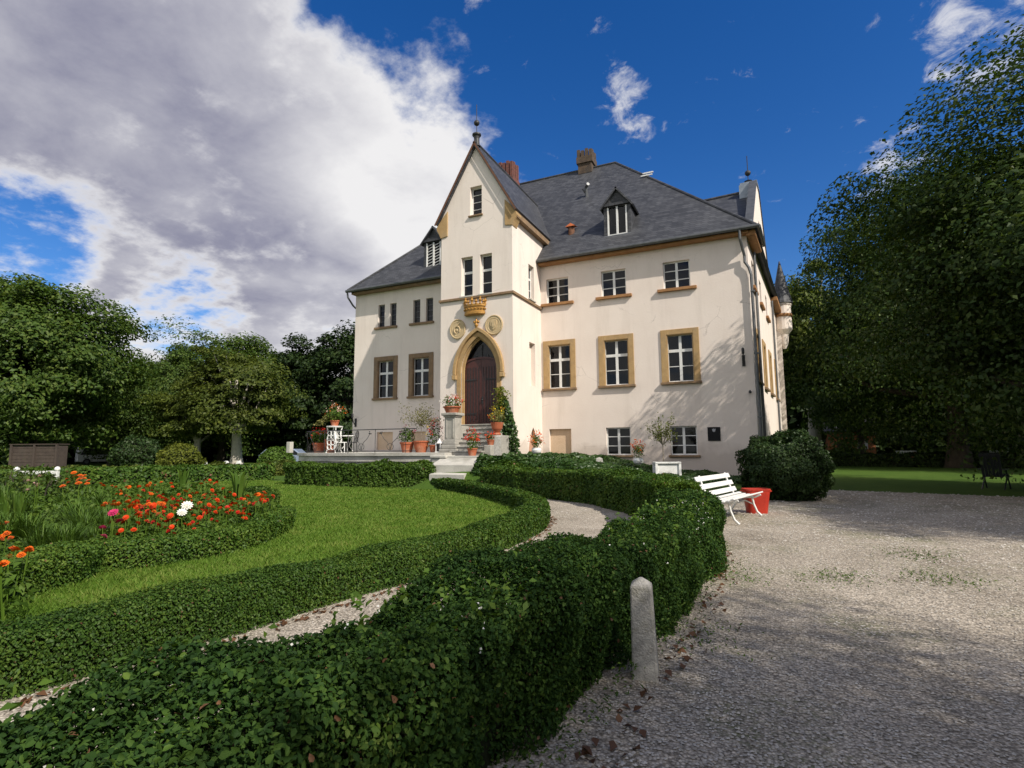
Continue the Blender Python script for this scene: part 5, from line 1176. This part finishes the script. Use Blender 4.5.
# white ornamental furniture at the left end of the terrace
p = on_terrace(334, 24.3); x, y, z = p; t = thing('plant_stand', p, 'white cast iron ornamental plant stand at the left of the terrace', 'plant stand')
mb = MB()
for sx in (-1, 1):
    for sy in (-1, 1): mb.tube([(x+sx*.26, y+sy*.2, z), (x+sx*.2, y+sy*.16, z+.2), (x+sx*.24, y+sy*.18, z+.6), (x+sx*.2, y+sy*.15, z+.85), (x+sx*.25, y+sy*.2, z+1.12)], .028, 6)
mb.build('leg', M['white'], t)
for sy in (-.2, .2):
    mb = MB()
    for k in range(4):
        for a in (-1, 1): mb.tube([(x+a*.1+.11*math.cos(v), y+sy, z+.25+.2*k+.11*math.sin(v)) for v in np.linspace(0, 6.28, 12)], .022, 5)
    mb.build('scrollwork', M['white'], t)
mb = MB(); mb.lathe((x, y, z+1.121), [(.34, 0), (.36, .03), (.34, .05)], 20); mb.lathe((x, y, z+.62), [(.26, 0), (.27, .025)], 20); mb.build('shelf', M['white'], t)
p2 = (x, y, z+1.172); tp_ = pot_plant('trailing_plant_pot', p2, .2, .26, 'pot of orange flowers and long trailing shoots on the white plant stand', M['bright'], .42, .6, 420, .085, [('po', 8), ('ps', 5)])
rng = np.random.default_rng(9)
for k in range(14):
    Ps = []
    a = rng.uniform(2.3, 4.4); l = rng.uniform(.5, 1.35)
    for q in range(16): u = q/15; Ps.append([x+RIGHT.x*math.cos(a)*l*u+rng.normal(0, .03), y+RIGHT.y*math.cos(a)*l*u+math.sin(a)*.3*u, z+1.5+.14*math.sin(u*3)-.3*u*u+rng.normal(0, .03)])
    Ps = np.array(Ps); V, F = leaf_quads(Ps, rng.normal(size=(len(Ps), 3))+np.array([0, -.3, .5]), .1, .5, rng); place_mesh('trailing_shoot', np_mesh('trailing_shoot', V, F), M['sallow'], tp_)
p = on_terrace(347, 24.8); x, y, z = p; t = thing('garden_table', p, 'white round garden table behind the terrace railing', 'table')
mb = MB(); mb.lathe((x, y, z+.72), [(.48, 0), (.5, .02), (.48, .045)], 24); mb.build('tabletop', M['white'], t)
for k in range(3):
    a = 2.1*k; mb = MB(); mb.tube([(x+.4*math.cos(a), y+.4*math.sin(a), z), (x+.12*math.cos(a), y+.12*math.sin(a), z+.3), (x+.3*math.cos(a), y+.3*math.sin(a), z+.72)], .02, 6); mb.build('leg', M['white'], t)
def iron_chair(px, fwd, mat, label, rz):
    p = on_terrace(px, fwd); t = thing('garden_chair', (0, 0, 0), label, 'chair', 'chairs on the terrace')
    for sx in (-1, 1):
        for sy in (-1, 1): mb = MB(); mb.tube([(sx*.22, sy*.2, 0), (sx*.18, sy*.18, .44)], .018, 6); mb.build('leg', mat, t)
    mb = MB(); mb.lathe((0, 0, .43), [(.23, 0), (.25, .015), (.23, .035)], 18); mb.build('seat', mat, t)
    mb = MB(); mb.tube([(-.2, .2, .45), (-.22, .26, .8), (-.1, .28, .93), (0, .28, .96), (.1, .28, .93), (.22, .26, .8), (.2, .2, .45)], .018, 6)
    for k in (-.1, 0, .1): mb.tube([(k, .22, .46), (k, .28, .93)], .012, 5)
    mb.tube([(.07*math.cos(v), .265, .7+.09*math.sin(v)) for v in np.linspace(0, 6.28, 14)], .012, 5); mb.build('backrest', mat, t)
    t.location = p; t.rotation_euler = (0, 0, rz); WP[t.name] = Vector(p)
iron_chair(341.5, 24.2, M['white'], 'white iron chair beside the white garden table', 2.0)
iron_chair(351, 24.4, M['iron'], 'black iron chair right of the white garden table', -1.2)

# planter box with small tree
g = fp(666, 18.4); p = (g.x, g.y, Tz(g.x, g.y)); x, y, z = p; zt = hz(464.5, 18.4); t = thing('planter_box', p, 'white rectangular planter box with panelled sides at the foot of the facade', 'planter')
mb = MB(); U = Vector((.93, .37, 0)); Vn = Vector((.37, -.93, 0)); O = Vector(p); hh = zt-z
mb.obox(O, U, Z3, Vn, -.36, .36, 0, hh-.06, -.2, .2); mb.build('box', M['white'], t)
mb = MB(); mb.obox(O, U, Z3, Vn, -.42, .42, hh-.059, hh, -.26, .26)
for s in (-1, 1):
    for w in (-1, 1): mb.obox(O, U, Z3, Vn, s*.38-.04, s*.38+.04, 0, hh-.06, w*.215-.035, w*.215+.035)
mb.obox(O, U, Z3, Vn, -.34, .34, 0, .07, .201, .225); mb.build('rim', M['white'], t, bevel=.008)
mb = MB(); mb.obox(O, U, Z3, Vn, -.34, .34, hh-.07, hh+.004, -.2, .2); mb.build('soil', M['soil'], t)
t2 = thing('small_tree', (x-.1, y, zt), 'small sallow-leaved tree growing in the white planter box', 'tree'); sparse_shrub(t2, (x-.1, y, zt), 0, .98, (.55, .45, .55), 640, .075, M['gold_leaf'], 47, .02, 20)
for px, py, fw, lab in ((638, 466.5, 19.5, 'white round pot of orange flowers beneath the ground floor windows'), (536.5, 455.5, 20.8, 'white round pot of orange flowers beside the tower corner')):
    g = fp(px, fw); zb = hz(py, fw); pot_plant('flower_pot', (g.x, g.y, max(zb-.02, Tz(g.x, g.y))), .17, .24, lab, M['bright'], .22, .5, 240, .075, [('po', 8), ('pv', 4)], potmat=M['white'], group='white flower pots along the facade', prof=[(.1, 0), (.17, .06), (.19, .14), (.16, .22), (.17, .24), (.13, .24), (.01, .2)])
# yellow flowers in the hedge bend
rng = np.random.default_rng(3)
g = gp(565, 492); 
for k in range(6):
    x = g.x+rng.normal(0, .28)+.1; y = g.y+rng.normal(0, .3)+.35; t = thing('yellow_flower', (x, y, 0), 'yellow evening flower growing beside the path in front of the dark clipped hedge', 'flower', 'yellow flowers by the path')
    mb = MB(); h = rng.uniform(.35, .6); mb.tube([(x, y, 0), (x+.03, y, h)], .006, 5); V, F = leaf_quads(np.array([[x+rng.normal(0, .05), y+rng.normal(0, .05), rng.uniform(.05, h)] for _ in range(40)]), rng.normal(size=(40, 3))+np.array([0, 0, .6]), .09, .4, rng)
    mb.build('stem', M['grassb'], t); place_mesh('foliage', np_mesh('foliage', V, F), M['bright'], t, origin=(x, y, 0)); V, F = petals((x+.03, y, h), (.03, .03, .03), 8, .05, heads=2); place_mesh('bloom', np_mesh('bloom', V, F), M['py'], t, origin=(x, y, h))

# ------------------------------------------------------------------ bench and tub
def bench():
    a = gp(735, 525); b = gp(757.5, 517); c = (a+b)/2
    d = Vector((.22, .975, 0)).normalized(); f = Vector((d.y, -d.x, 0)); O = c-f*.42; O.z = 0; L_ = 1.02
    t = thing('garden_bench', (O.x, O.y, 0), 'white slatted garden bench with curved legs at the edge of the gravel', 'bench')
    prof = [(.02, .74), (.06, .64), (.1, .53), (.0, .0)]
    def slat(name, u, z, wd, th, ang): 
        ca, sa = math.cos(ang), math.sin(ang); U2 = f*ca+Z3*sa; N2 = -f*sa+Z3*ca; mb = MB(); mb.obox(O+f*u+Z3*z, d, U2, N2, -L_, L_, -wd/2, wd/2, -th/2, th/2); mb.build(name, M['white'], t, bevel=.006)
    for u, z in ((-.17, .8), (-.11, .66), (-.05, .53)): slat('back_slat', u, z, .095, .026, RD(115))
    for i in range(6): slat('seat_slat', .04+i*.085, .415+.012*(i-2.2)**2*.6, .062, .026, RD(-8+5*i))
    for s in (-.78, .78):
        mb = MB(); q = O+d*s
        mb.tube([q-f*.19+Z3*.86, q-f*.12+Z3*.66, q-f*.03+Z3*.46, q+f*.03+Z3*.39, q+f*.2+Z3*.375, q+f*.4+Z3*.39, q+f*.5+Z3*.44], .022, 8); mb.build('seat_frame', M['white'], t)
        mb = MB(); mb.tube([q+f*.34+Z3*.37, q+f*.36+Z3*.25, q+f*.42+Z3*.1, q+f*.5+Z3*.02], [.022, .02, .02, .024], 8); mb.build('leg', M['white'], t)
        mb = MB(); mb.tube([q+f*.06+Z3*.37, q+f*.0+Z3*.22, q-f*.1+Z3*.08, q-f*.16+Z3*.02], [.022, .02, .02, .024], 8); mb.build('leg', M['white'], t)
        mb = MB(); mb.tube([q+f*.36+Z3*.24, q+f*.2+Z3*.31, q+f*.01+Z3*.24], .014, 6); mb.build('brace', M['white'], t)
bench()
g = gp(757, 513); x, y = g.x, g.y; t = thing('red_tub', (x, y, 0), 'red plastic tub standing on the gravel behind the white bench', 'tub')
mb = MB(); k = MB()
def tubring(sx, sy, z, n=24): return [(x+sx*math.copysign(abs(math.cos(v))**.45, math.cos(v))*.93+sy*math.copysign(abs(math.sin(v))**.45, math.sin(v))*-.37, y+sx*math.copysign(abs(math.cos(v))**.45, math.cos(v))*.37+sy*math.copysign(abs(math.sin(v))**.45, math.sin(v))*.93, z) for v in np.linspace(0, 2*math.pi, n, endpoint=False)]
rows = [tubring(.19, .15, 0), tubring(.255, .205, .48), tubring(.268, .215, .48), tubring(.268, .215, .51), tubring(.24, .19, .51), tubring(.18, .14, .05)]; n = 24
mb.add([q for r_ in rows for q in r_], [(i*n+k_, i*n+(k_+1) % n, (i+1)*n+(k_+1) % n, (i+1)*n+k_) for i in range(len(rows)-1) for k_ in range(n)]+[tuple(range(n)), tuple(5*n+k_ for k_ in range(n))]); mb.build('body', M['red'], t)
for s in (-1, 1): mb = MB(); c = Vector((x, y, .46))+Vector((.93, .37, 0))*.25*s; mb.tube([c+Vector((-.37, .93, 0))*.1*math.cos(v)+Vector((.93, .37, 0))*s*.06*math.sin(v) for v in np.linspace(0, math.pi, 8)], .014, 6); mb.build('handle', M['red'], t)

# dark garden chair on the park lawn
def recliner(px, fwd, label):
    p = fp(px, fwd); t = thing('reclining_chair', (0, 0, 0), label, 'chair'); m = M['black']
    mb = MB()
    for k in range(6): mb.obox(Vector((-.25+.0, -.3+.1*k, .4+.012*k)), X3, Y3, Z3, 0, .5, 0, .085, -.012, .012)
    mb.build('seat', m, t)
    mb = MB(); dr = Vector((0, -.28, .96)).normalized(); nn = Vector((0, -.96, -.28)).normalized()
    for k in range(6): mb.obox(Vector((-.25+.085*k, -.3, .4)), X3, dr, nn, 0, .072, 0, .78, -.012, .012)
    mb.obox(Vector((-.27, -.3, .4)), X3, dr, nn, 0, .54, .66, .72, .013, .03); mb.build('backrest', m, t)
    for s in (-1, 1):
        mb = MB(); mb.tube([(s*.29, .38, 0), (s*.29, -.05, .62)], .022, 6); mb.build('leg', m, t)
        mb = MB(); mb.tube([(s*.27, -.42, 0), (s*.27, .26, .46)], .022, 6); mb.build('leg', m, t)
        mb = MB(); mb.box(s*.3-.035, s*.3+.035, -.42, .22, .62, .65); mb.build('armrest', m, t)
    t.location = p; t.rotation_euler = (0, 0, -.45); WP[t.name] = p
recliner(992, 17.6, 'dark reclining garden chair on the shaded lawn at the right')
def park_bench(px, fwd, w, label, rz):
    p = fp(px, fwd); t = thing('park_bench', (0, 0, 0), label, 'bench', 'white benches beyond the park hedge'); m = M['white']; h = w/2
    mb = MB()
    for k in range(4): mb.box(-h, h, -.2+.11*k, -.11+.11*k, .43, .46)
    mb.build('seat', m, t)
    mb = MB(); mb.box(-h, h, .24, .28, .86, .95); mb.box(-h, h, .24, .28, .55, .6)
    k = -h+.05
    while k < h-.05: mb.box(k, k+.05, .25, .27, .6, .86); k += .13
    mb.build('backrest', m, t)
    for s in (-1, 1):
        for yy in (-.18, .22): mb = MB(); mb.box(s*(h-.05)-.03, s*(h-.05)+.03, yy-.03, yy+.03, 0, .95 if yy > 0 else .62); mb.build('leg', m, t)
    t.location = p; t.rotation_euler = (0, 0, rz); WP[t.name] = p
park_bench(917, 46, 3.1, 'long white bench with barred back beyond the dark park hedge', .35)
park_bench(1005, 46, 2.2, 'white bench under the brownish shrub near the right edge of the picture', .35)
# brick outbuilding
p = fp(850, 60); t = thing('brick_outbuilding', p, 'small orange brick outbuilding half hidden by trees at the right of the manor', 'outbuilding')
x, y, _ = p; mb = MB(); mb.wall(Vector((x, y, 0)), X3, Z3, NF, [(-2, -.1), (2.4, -.1), (2.4, 3.1), (-2, 3.1)], [rect(-1.2, -.2, 0, 2.1), rect(.7, 1.7, 1, 2.1)], .2); mb.box(-2+x, 2.4+x, y+.3, y+4, -.1, 3.1)
mb.build('wall', mottled('orange_brick', (.3, .1, .04), (.42, .16, .06), 5, .9, .3, .01, 30), t)
mb = MB(); slab(mb, [(x-2.4, y-.4, 3.0), (x+2.8, y-.4, 3.0), (x+2.8, y+2.1, 4.6), (x-2.4, y+2.1, 4.6)]); slab(mb, [(x-2.4, y+4.5, 3.0), (x+2.8, y+4.5, 3.0), (x+2.8, y+2.1, 4.6), (x-2.4, y+2.1, 4.6)]); mb.build('roof', M['slate'], t)
mb = MB(); mb.box(x-1.2, x-.2, y+.08, y+.14, 0, 2.1); mb.build('door', M['wood'], t); mb = MB(); mb.box(x+.7, x+1.7, y+.1, y+.15, 1, 2.1); mb.build('window', M['white'], t)

# ------------------------------------------------------------------ left background
p = fp(34, 33.5); t = thing('timber_shelter', p, 'low brown timber shelter under the trees at the left edge', 'shed')
x, y, _ = p; d = Vector((RIGHT.x, RIGHT.y, 0)).normalized(); n_ = Vector((d.y, -d.x, 0)); O = Vector(p)
mb = MB()
for k in range(8): mb.obox(O, d, Z3, n_, -1.35, 1.5, .1+.2*k, .1+.2*k+.188, -.03, .03)
mb.obox(O, d, Z3, n_, -1.35, -1.29, .1, 1.65, -.7, -.031); mb.obox(O, d, Z3, n_, 1.44, 1.5, .1, 1.65, -.7, -.031); mb.build('wall', M['wood'], t)
for u in (-1.3, .1, 1.45): mb = MB(); mb.obox(O, d, Z3, n_, u-.06, u+.06, -.1, 1.715, .031, .13); mb.build('post', M['wood'], t)
mb = MB(); mb.obox(O, d, Z3, n_, -1.42, 1.55, 1.72, 1.77, -.78, .14); mb.build('roof', M['wood'], t); t.scale = (1.0, 1.0, 1.05)
p = fp(39, 17.2); O = Vector(p); t = thing('white_rail', p, 'white rail with knobbed end posts behind the flower bed at the left', 'rail')
mb = MB(); mb.obox(O, d, Z3, n_, -.6, .6, .7, .8, -.025, .025); mb.build('rail', M['white'], t)
for s in (-1, 1): mb = MB(); mb.obox(O, d, Z3, n_, s*.63-.045, s*.63+.045, 0, .8, -.045, .045); mb.sphere(O+d*s*.63+Z3*.85, .08, 10, 7); mb.build('post', M['white'], t)
def car(px, fwd, mat, label, rz, van=False):
    t = thing('parked_car', (0, 0, 0), label, 'car', 'cars parked beyond the garden'); hh = 1.9 if van else 1.45
    side = [(-2.1, .3), (2.1, .3), (2.15, .75), (1.9, .95), (1.0, 1.0), (.45, hh), (-1.6 if not van else -2.0, hh), (-2.1, 1.0)]
    mb = MB(); mb.prism(Vector((0, .85, 0)), X3, Z3, NF, side, 0, 1.7); mb.build('body', mat, t, bevel=.06)
    mb = MB(); wn = [(.9, 1.02), (.42, hh-.1), (-1.5, hh-.1), (-1.85, 1.02)]; mb.prism(Vector((0, -.855, 0)), X3, Z3, NF, wn, 0, .006); mb.prism(Vector((0, .861, 0)), X3, Z3, NF, wn, 0, .006); mb.build('window', M['glass'], t)
    for sx in (-1.3, 1.3):
        for sy in (-.8, .8):
            mb = MB(); c = Vector((sx, sy, .32)); mb.tube([c-Y3*.1, c+Y3*.1], .32, 16); w = mb.build('wheel', M['tyre'], t); mb = MB(); mb.tube([c-Y3*.105, c+Y3*.105], .18, 12); mb.build('rim', M['zinc'], w)
    for s in (-.6, .6): mb = MB(); mb.box(2.08, 2.16, s-.15, s+.15, .6, .75); mb.build('headlight', M['white'], t)
    p = fp(px, fwd); t.location = p; t.rotation_euler = (0, 0, rz); WP[t.name] = p
car(102, 58, M['carw'], 'white van parked under the trees at the left', 1.2, True)
car(292, 41, M['carb'], 'blue-grey car showing behind the left end of the terrace', .5)
def marker(px, fwd, s, h, label):
    p = fp(px, fwd); mb = MB(); x, y, _ = p; O = Vector(p); k = [(-s/2, -.05), (s/2, -.05), (s/2, h*.75), (s*.36, h*.93), (s*.15, h), (-s*.15, h), (-s*.36, h*.93), (-s/2, h*.75)]; mb.prism(O, d, Z3, n_, k, -.09, .09); o = mb.build('marker_stone', M['stonel'] if False else M['white'], bevel=.02); setp(o, label, 'stone', 'white stones behind the far hedge')
marker(204.5, 36, .42, 1.02-.25, 'rounded white stone right of the yellow-green shrub'); marker(227, 40, .36, .62, 'white stone just left of the pale tree trunk'); marker(239.5, 40, .32, .62, 'white stone just right of the pale tree trunk')

# ------------------------------------------------------------------ flower bed
rng = np.random.default_rng(21)
def bed_fill():
    n = 60000; xy = sample_poly(BED, n, rng, .9); h = np.clip(.22+.2*lump(np.c_[xy, xy[:, :1]*0], .9), .06, .6)
    edge = np.minimum(1, (np.abs(xy[:, 0]+6.9))/1.2); P = np.c_[xy, .03+h*rng.uniform(0.1, 1, n)*np.clip(edge, .35, 1)]; dd = np.hypot(xy[:, 0], xy[:, 1])
    V, F = leaf_quads(P, rng.normal(0, .55, (n, 3))+np.array([.1, -.2, .7]), np.maximum(.05, .0075*dd)*rng.uniform(.6, 1.3, n), .4, rng, T=rng.normal(0, .6, (n, 3))+np.array([0, 0, .9])); o = place_mesh('bedding_foliage', np_mesh('bedding_foliage', V, F), M['bright']); setp(o, 'low green bedding foliage filling the flower bed', 'foliage', kind='stuff')
bed_fill()
def flower_proto(name, col, label, group, h, nb, br, dahlia=False):
    t = thing(name, (0, 0, 0), label, 'flower', group); t['_local'] = 1; mb = MB()
    heads = []
    for k in range(nb):
        x, y = rng.normal(0, .07, 2)*(1 if nb > 1 else .2); hk = h*rng.uniform(.85, 1.1); mb.tube([(x*.3, y*.3, 0), (x*.8, y*.8, hk*.6), (x, y, hk)], .006, 5); heads.append((x, y, hk))
    mb.build('stem', M['grassb'], t, origin=(0, 0, 0))
    n = 46; z = rng.uniform(.05, h*.85, n); P = np.stack([rng.normal(0, .06, n), rng.normal(0, .06, n), z], 1); V, F = leaf_quads(P, rng.normal(0, .6, (n, 3))+np.array([0, 0, .7]), .1*rng.uniform(.6, 1.2, n), .38, rng); place_mesh('foliage', np_mesh('foliage', V, F), M['bright'], t, origin=(0, 0, 0))
    for x, y, z in heads:
        parts = []
        for lay in range(4 if dahlia else 3):
            m = 12-lay*2; a = np.linspace(0, 6.28, m, endpoint=False)+lay*.3; rr = br*(1-.24*lay); P = np.stack([x+np.cos(a)*rr*.55, y+np.sin(a)*rr*.55, np.full(m, z+.012*lay)], 1); Nn = np.stack([np.cos(a)*(-.25+.0*lay), np.sin(a)*-.25, np.full(m, 1.)], 1); parts.append((*leaf_quads(P, Nn, rr*1.05, .62, rng, .06, T=np.stack([np.cos(a), np.sin(a), np.full(m, .25+.2*lay)], 1)), 0))
        V, F, _ = merge(parts); c0 = np.array([x, y, z]); ax = .985 if dahlia else rng.uniform(0, 6.28); an = .8 if dahlia else rng.uniform(.35, .95); R_ = np.array(Matrix.Rotation(an, 3, Vector((math.cos(ax), math.sin(ax), 0)))); V = (V-c0)@R_.T+c0
        place_mesh('bloom', np_mesh('bloom', V, F), M[col], t, origin=(0, 0, 0))
    return t
BG = {}
def scatter(key, pts, proto, spin=True):
    for i, (x, y) in enumerate(pts):
        o = proto if i == 0 else copy_tree(proto); o.location = (x, y, 0); s = rng.uniform(.8, 1.2); o.scale = (s, s, s); o.rotation_euler = (0, 0, rng.uniform(0, 6.28) if spin else 0)
def pick(n, poly, z):
    P = []; pa = np.array(poly)
    while len(P) < n:
        px, py = rng.uniform(pa[:, 0].min(), pa[:, 0].max()), rng.uniform(pa[:, 1].min(), pa[:, 1].max())
        if not inside(poly, np.array([px]), np.array([py]))[0]: continue
        g = gp(px, py, z)
        if inside(BED, np.array([g.x]), np.array([g.y]))[0]: P.append((g.x, g.y))
    return P
R1 = [(112, 500), (160, 482), (215, 480), (232, 492), (268, 490), (272, 498), (255, 512), (245, 520), (180, 528), (150, 528), (118, 530), (110, 515)]
R2 = [(100, 482), (160, 478), (160, 505), (110, 520), (100, 508)]
scatter('v', pick(60, R1, .55), flower_proto('zinnia', 'pv', 'vermilion zinnia in the flower bed behind the scalloped hedge', 'vermilion zinnias', .5, 2, .04))
scatter('r', pick(40, R1, .55), flower_proto('zinnia', 'pr', 'deep red zinnia in the flower bed behind the scalloped hedge', 'red zinnias', .48, 2, .036))
scatter('o', pick(18, R1, .55)+pick(16, R2, .6), flower_proto('zinnia', 'po', 'orange zinnia in the flower bed', 'orange zinnias', .54, 2, .04))
scatter('l', [tuple(gp(px, py, .5)[:2]) for px, py in ((3, 523), (8, 530), (2, 536), (10, 534), (6, 548), (14, 552), (3, 561), (20, 551), (12, 562))], flower_proto('marigold', 'po', 'orange marigold at the left edge of the picture behind the low hedge', 'orange marigolds at the left', .45, 2, .035))
scatter('y', [tuple(gp(px, py, .7)[:2]) for px, py in ((72, 480), (80, 480), (88, 478), (92, 482), (84, 486), (70, 486), (98, 484))], flower_proto('coneflower', 'po', 'orange-yellow coneflower standing in the middle of the tall green border', 'coneflowers', .75, 2, .06))
scatter('p', [tuple(gp(px, py, .5)[:2]) for px, py in ((106, 524), (109, 526), (111, 523))], flower_proto('pink_flower', 'pk', 'magenta pink flower at the left of the scalloped hedge', 'magenta flowers', .5, 2, .05))
scatter('w', [tuple(gp(px, py, .5)[:2]) for px, py in ((184, 511), (189, 510))], flower_proto('white_dahlia', 'pw', 'large white dahlia blooming among the red zinnias', 'white dahlias', .56, 1, .075, True), False)
scatter('s', [tuple(gp(px, py, .95)[:2]) for px, py in ((22, 478), (33, 474), (40, 472), (36, 478))], flower_proto('blush_rose', 'ps', 'pale blush rose in the tall border at the left', 'blush roses', .8, 2, .03, True))
scatter('t', [tuple(gp(px, py, 1.4)[:2]) for px, py in ((2, 424), (5, 429), (1, 462))] if False else [(-6.9, 1.6), (-6.75, 2.0), (-7.1, 1.9)], flower_proto('tall_rose', 'pr', 'tall red rose at the extreme left edge of the picture', 'tall red roses', 1.35, 2, .06, True))
# strap-leaved and feathery perennials
def tuft_proto(name, mat, label, group, n, h, spread, w):
    t = thing(name, (0, 0, 0), label, 'plant', group); t['_local'] = 1; V = []; F = []
    for k in range(n):
        a = rng.uniform(0, 6.28); s = spread*rng.uniform(.3, 1); hh = h*rng.uniform(.6, 1.05); c, si = math.cos(a), math.sin(a); px_, py_ = -si*w, c*w; b = len(V); r0 = rng.uniform(0, .06)
        for u, ww in ((0, .5), (.4, 1.), (.75, .8), (1., .06)): z = hh*(u*1.25-.4*u*u*u); x = c*(r0+s*u**1.6); y = si*(r0+s*u**1.6); V += [(x+px_*ww, y+py_*ww, z), (x-px_*ww, y-py_*ww, z)]
        for q in range(3): F.append((b+2*q, b+2*q+1, b+2*q+3, b+2*q+2))
    place_mesh('foliage', np_mesh('foliage', np.array(V), np.array(F)), mat, t, origin=(0, 0, 0)); return t
scatter('h', [tuple(gp(px, py, .3)[:2]) for px, py in ((172, 518), (180, 520), (165, 522), (190, 520))], tuft_proto('broad_leaved_plant', M['bright'], 'broad strap-leaved plant beneath the white dahlias', 'strap-leaved plants', 26, .55, .32, .03))
scatter('c', [tuple(gp(px, py, .5)[:2]) for px, py in ((183, 482), (239, 490))], tuft_proto('canna_plant', M['bright'], 'tall canna leaves standing above the zinnias', 'canna plants', 12, .95, .25, .045))
pts = pick(46, [(0, 490), (60, 482), (110, 490), (110, 530), (60, 545), (0, 545)], .35); scatter('f', pts, tuft_proto('feathery_perennial', M['boxb'], 'feathery green perennial clump in the left part of the flower bed', 'feathery perennials', 150, .62, .34, .006))
pts = [tuple(gp(px, py, .6)[:2]) for px, py in ((8, 500), (14, 496), (20, 500), (5, 494), (26, 498))]; scatter('i', pts, tuft_proto('iris_clump', M['bright'], 'upright iris leaves at the left of the flower bed', 'iris clumps', 40, .8, .12, .014))
def rose_proto():
    t = thing('rose_bush', (0, 0, 0), 'dark green rose bush in the tall border at the left', 'shrub', 'rose bushes'); t['_local'] = 1
    V, F = blob_leaves((0, 0, .46), (.42, .42, .4), 420, .085, rng=rng, rough=.2, shell=.35); place_mesh('foliage', np_mesh('foliage', V, F), M['oak'], t, origin=(0, 0, 0)); mb = MB()
    for k in range(7): a = k*.9; mb.tube([(.03*math.cos(a), .03*math.sin(a), 0), (.15*math.cos(a), .15*math.sin(a), .5), (.28*math.cos(a), .28*math.sin(a), .75)], [.012, .009, .004], 5)
    mb.build('stem', M['bark'], t, origin=(0, 0, 0)); return t
scatter('b', [tuple(gp(px, py, .5)[:2]) for px, py in ((5, 485), (18, 482), (32, 484), (46, 486), (58, 488), (25, 490), (40, 494), (70, 488))]+[(-7.2, 1.5)], rose_proto())
for o in list(bpy.data.objects):
    if '_local' in o: del o['_local']
print('objects', len(bpy.data.objects), 'polys', sum(len(o.data.polygons) for o in bpy.data.objects if o.type == 'MESH'))
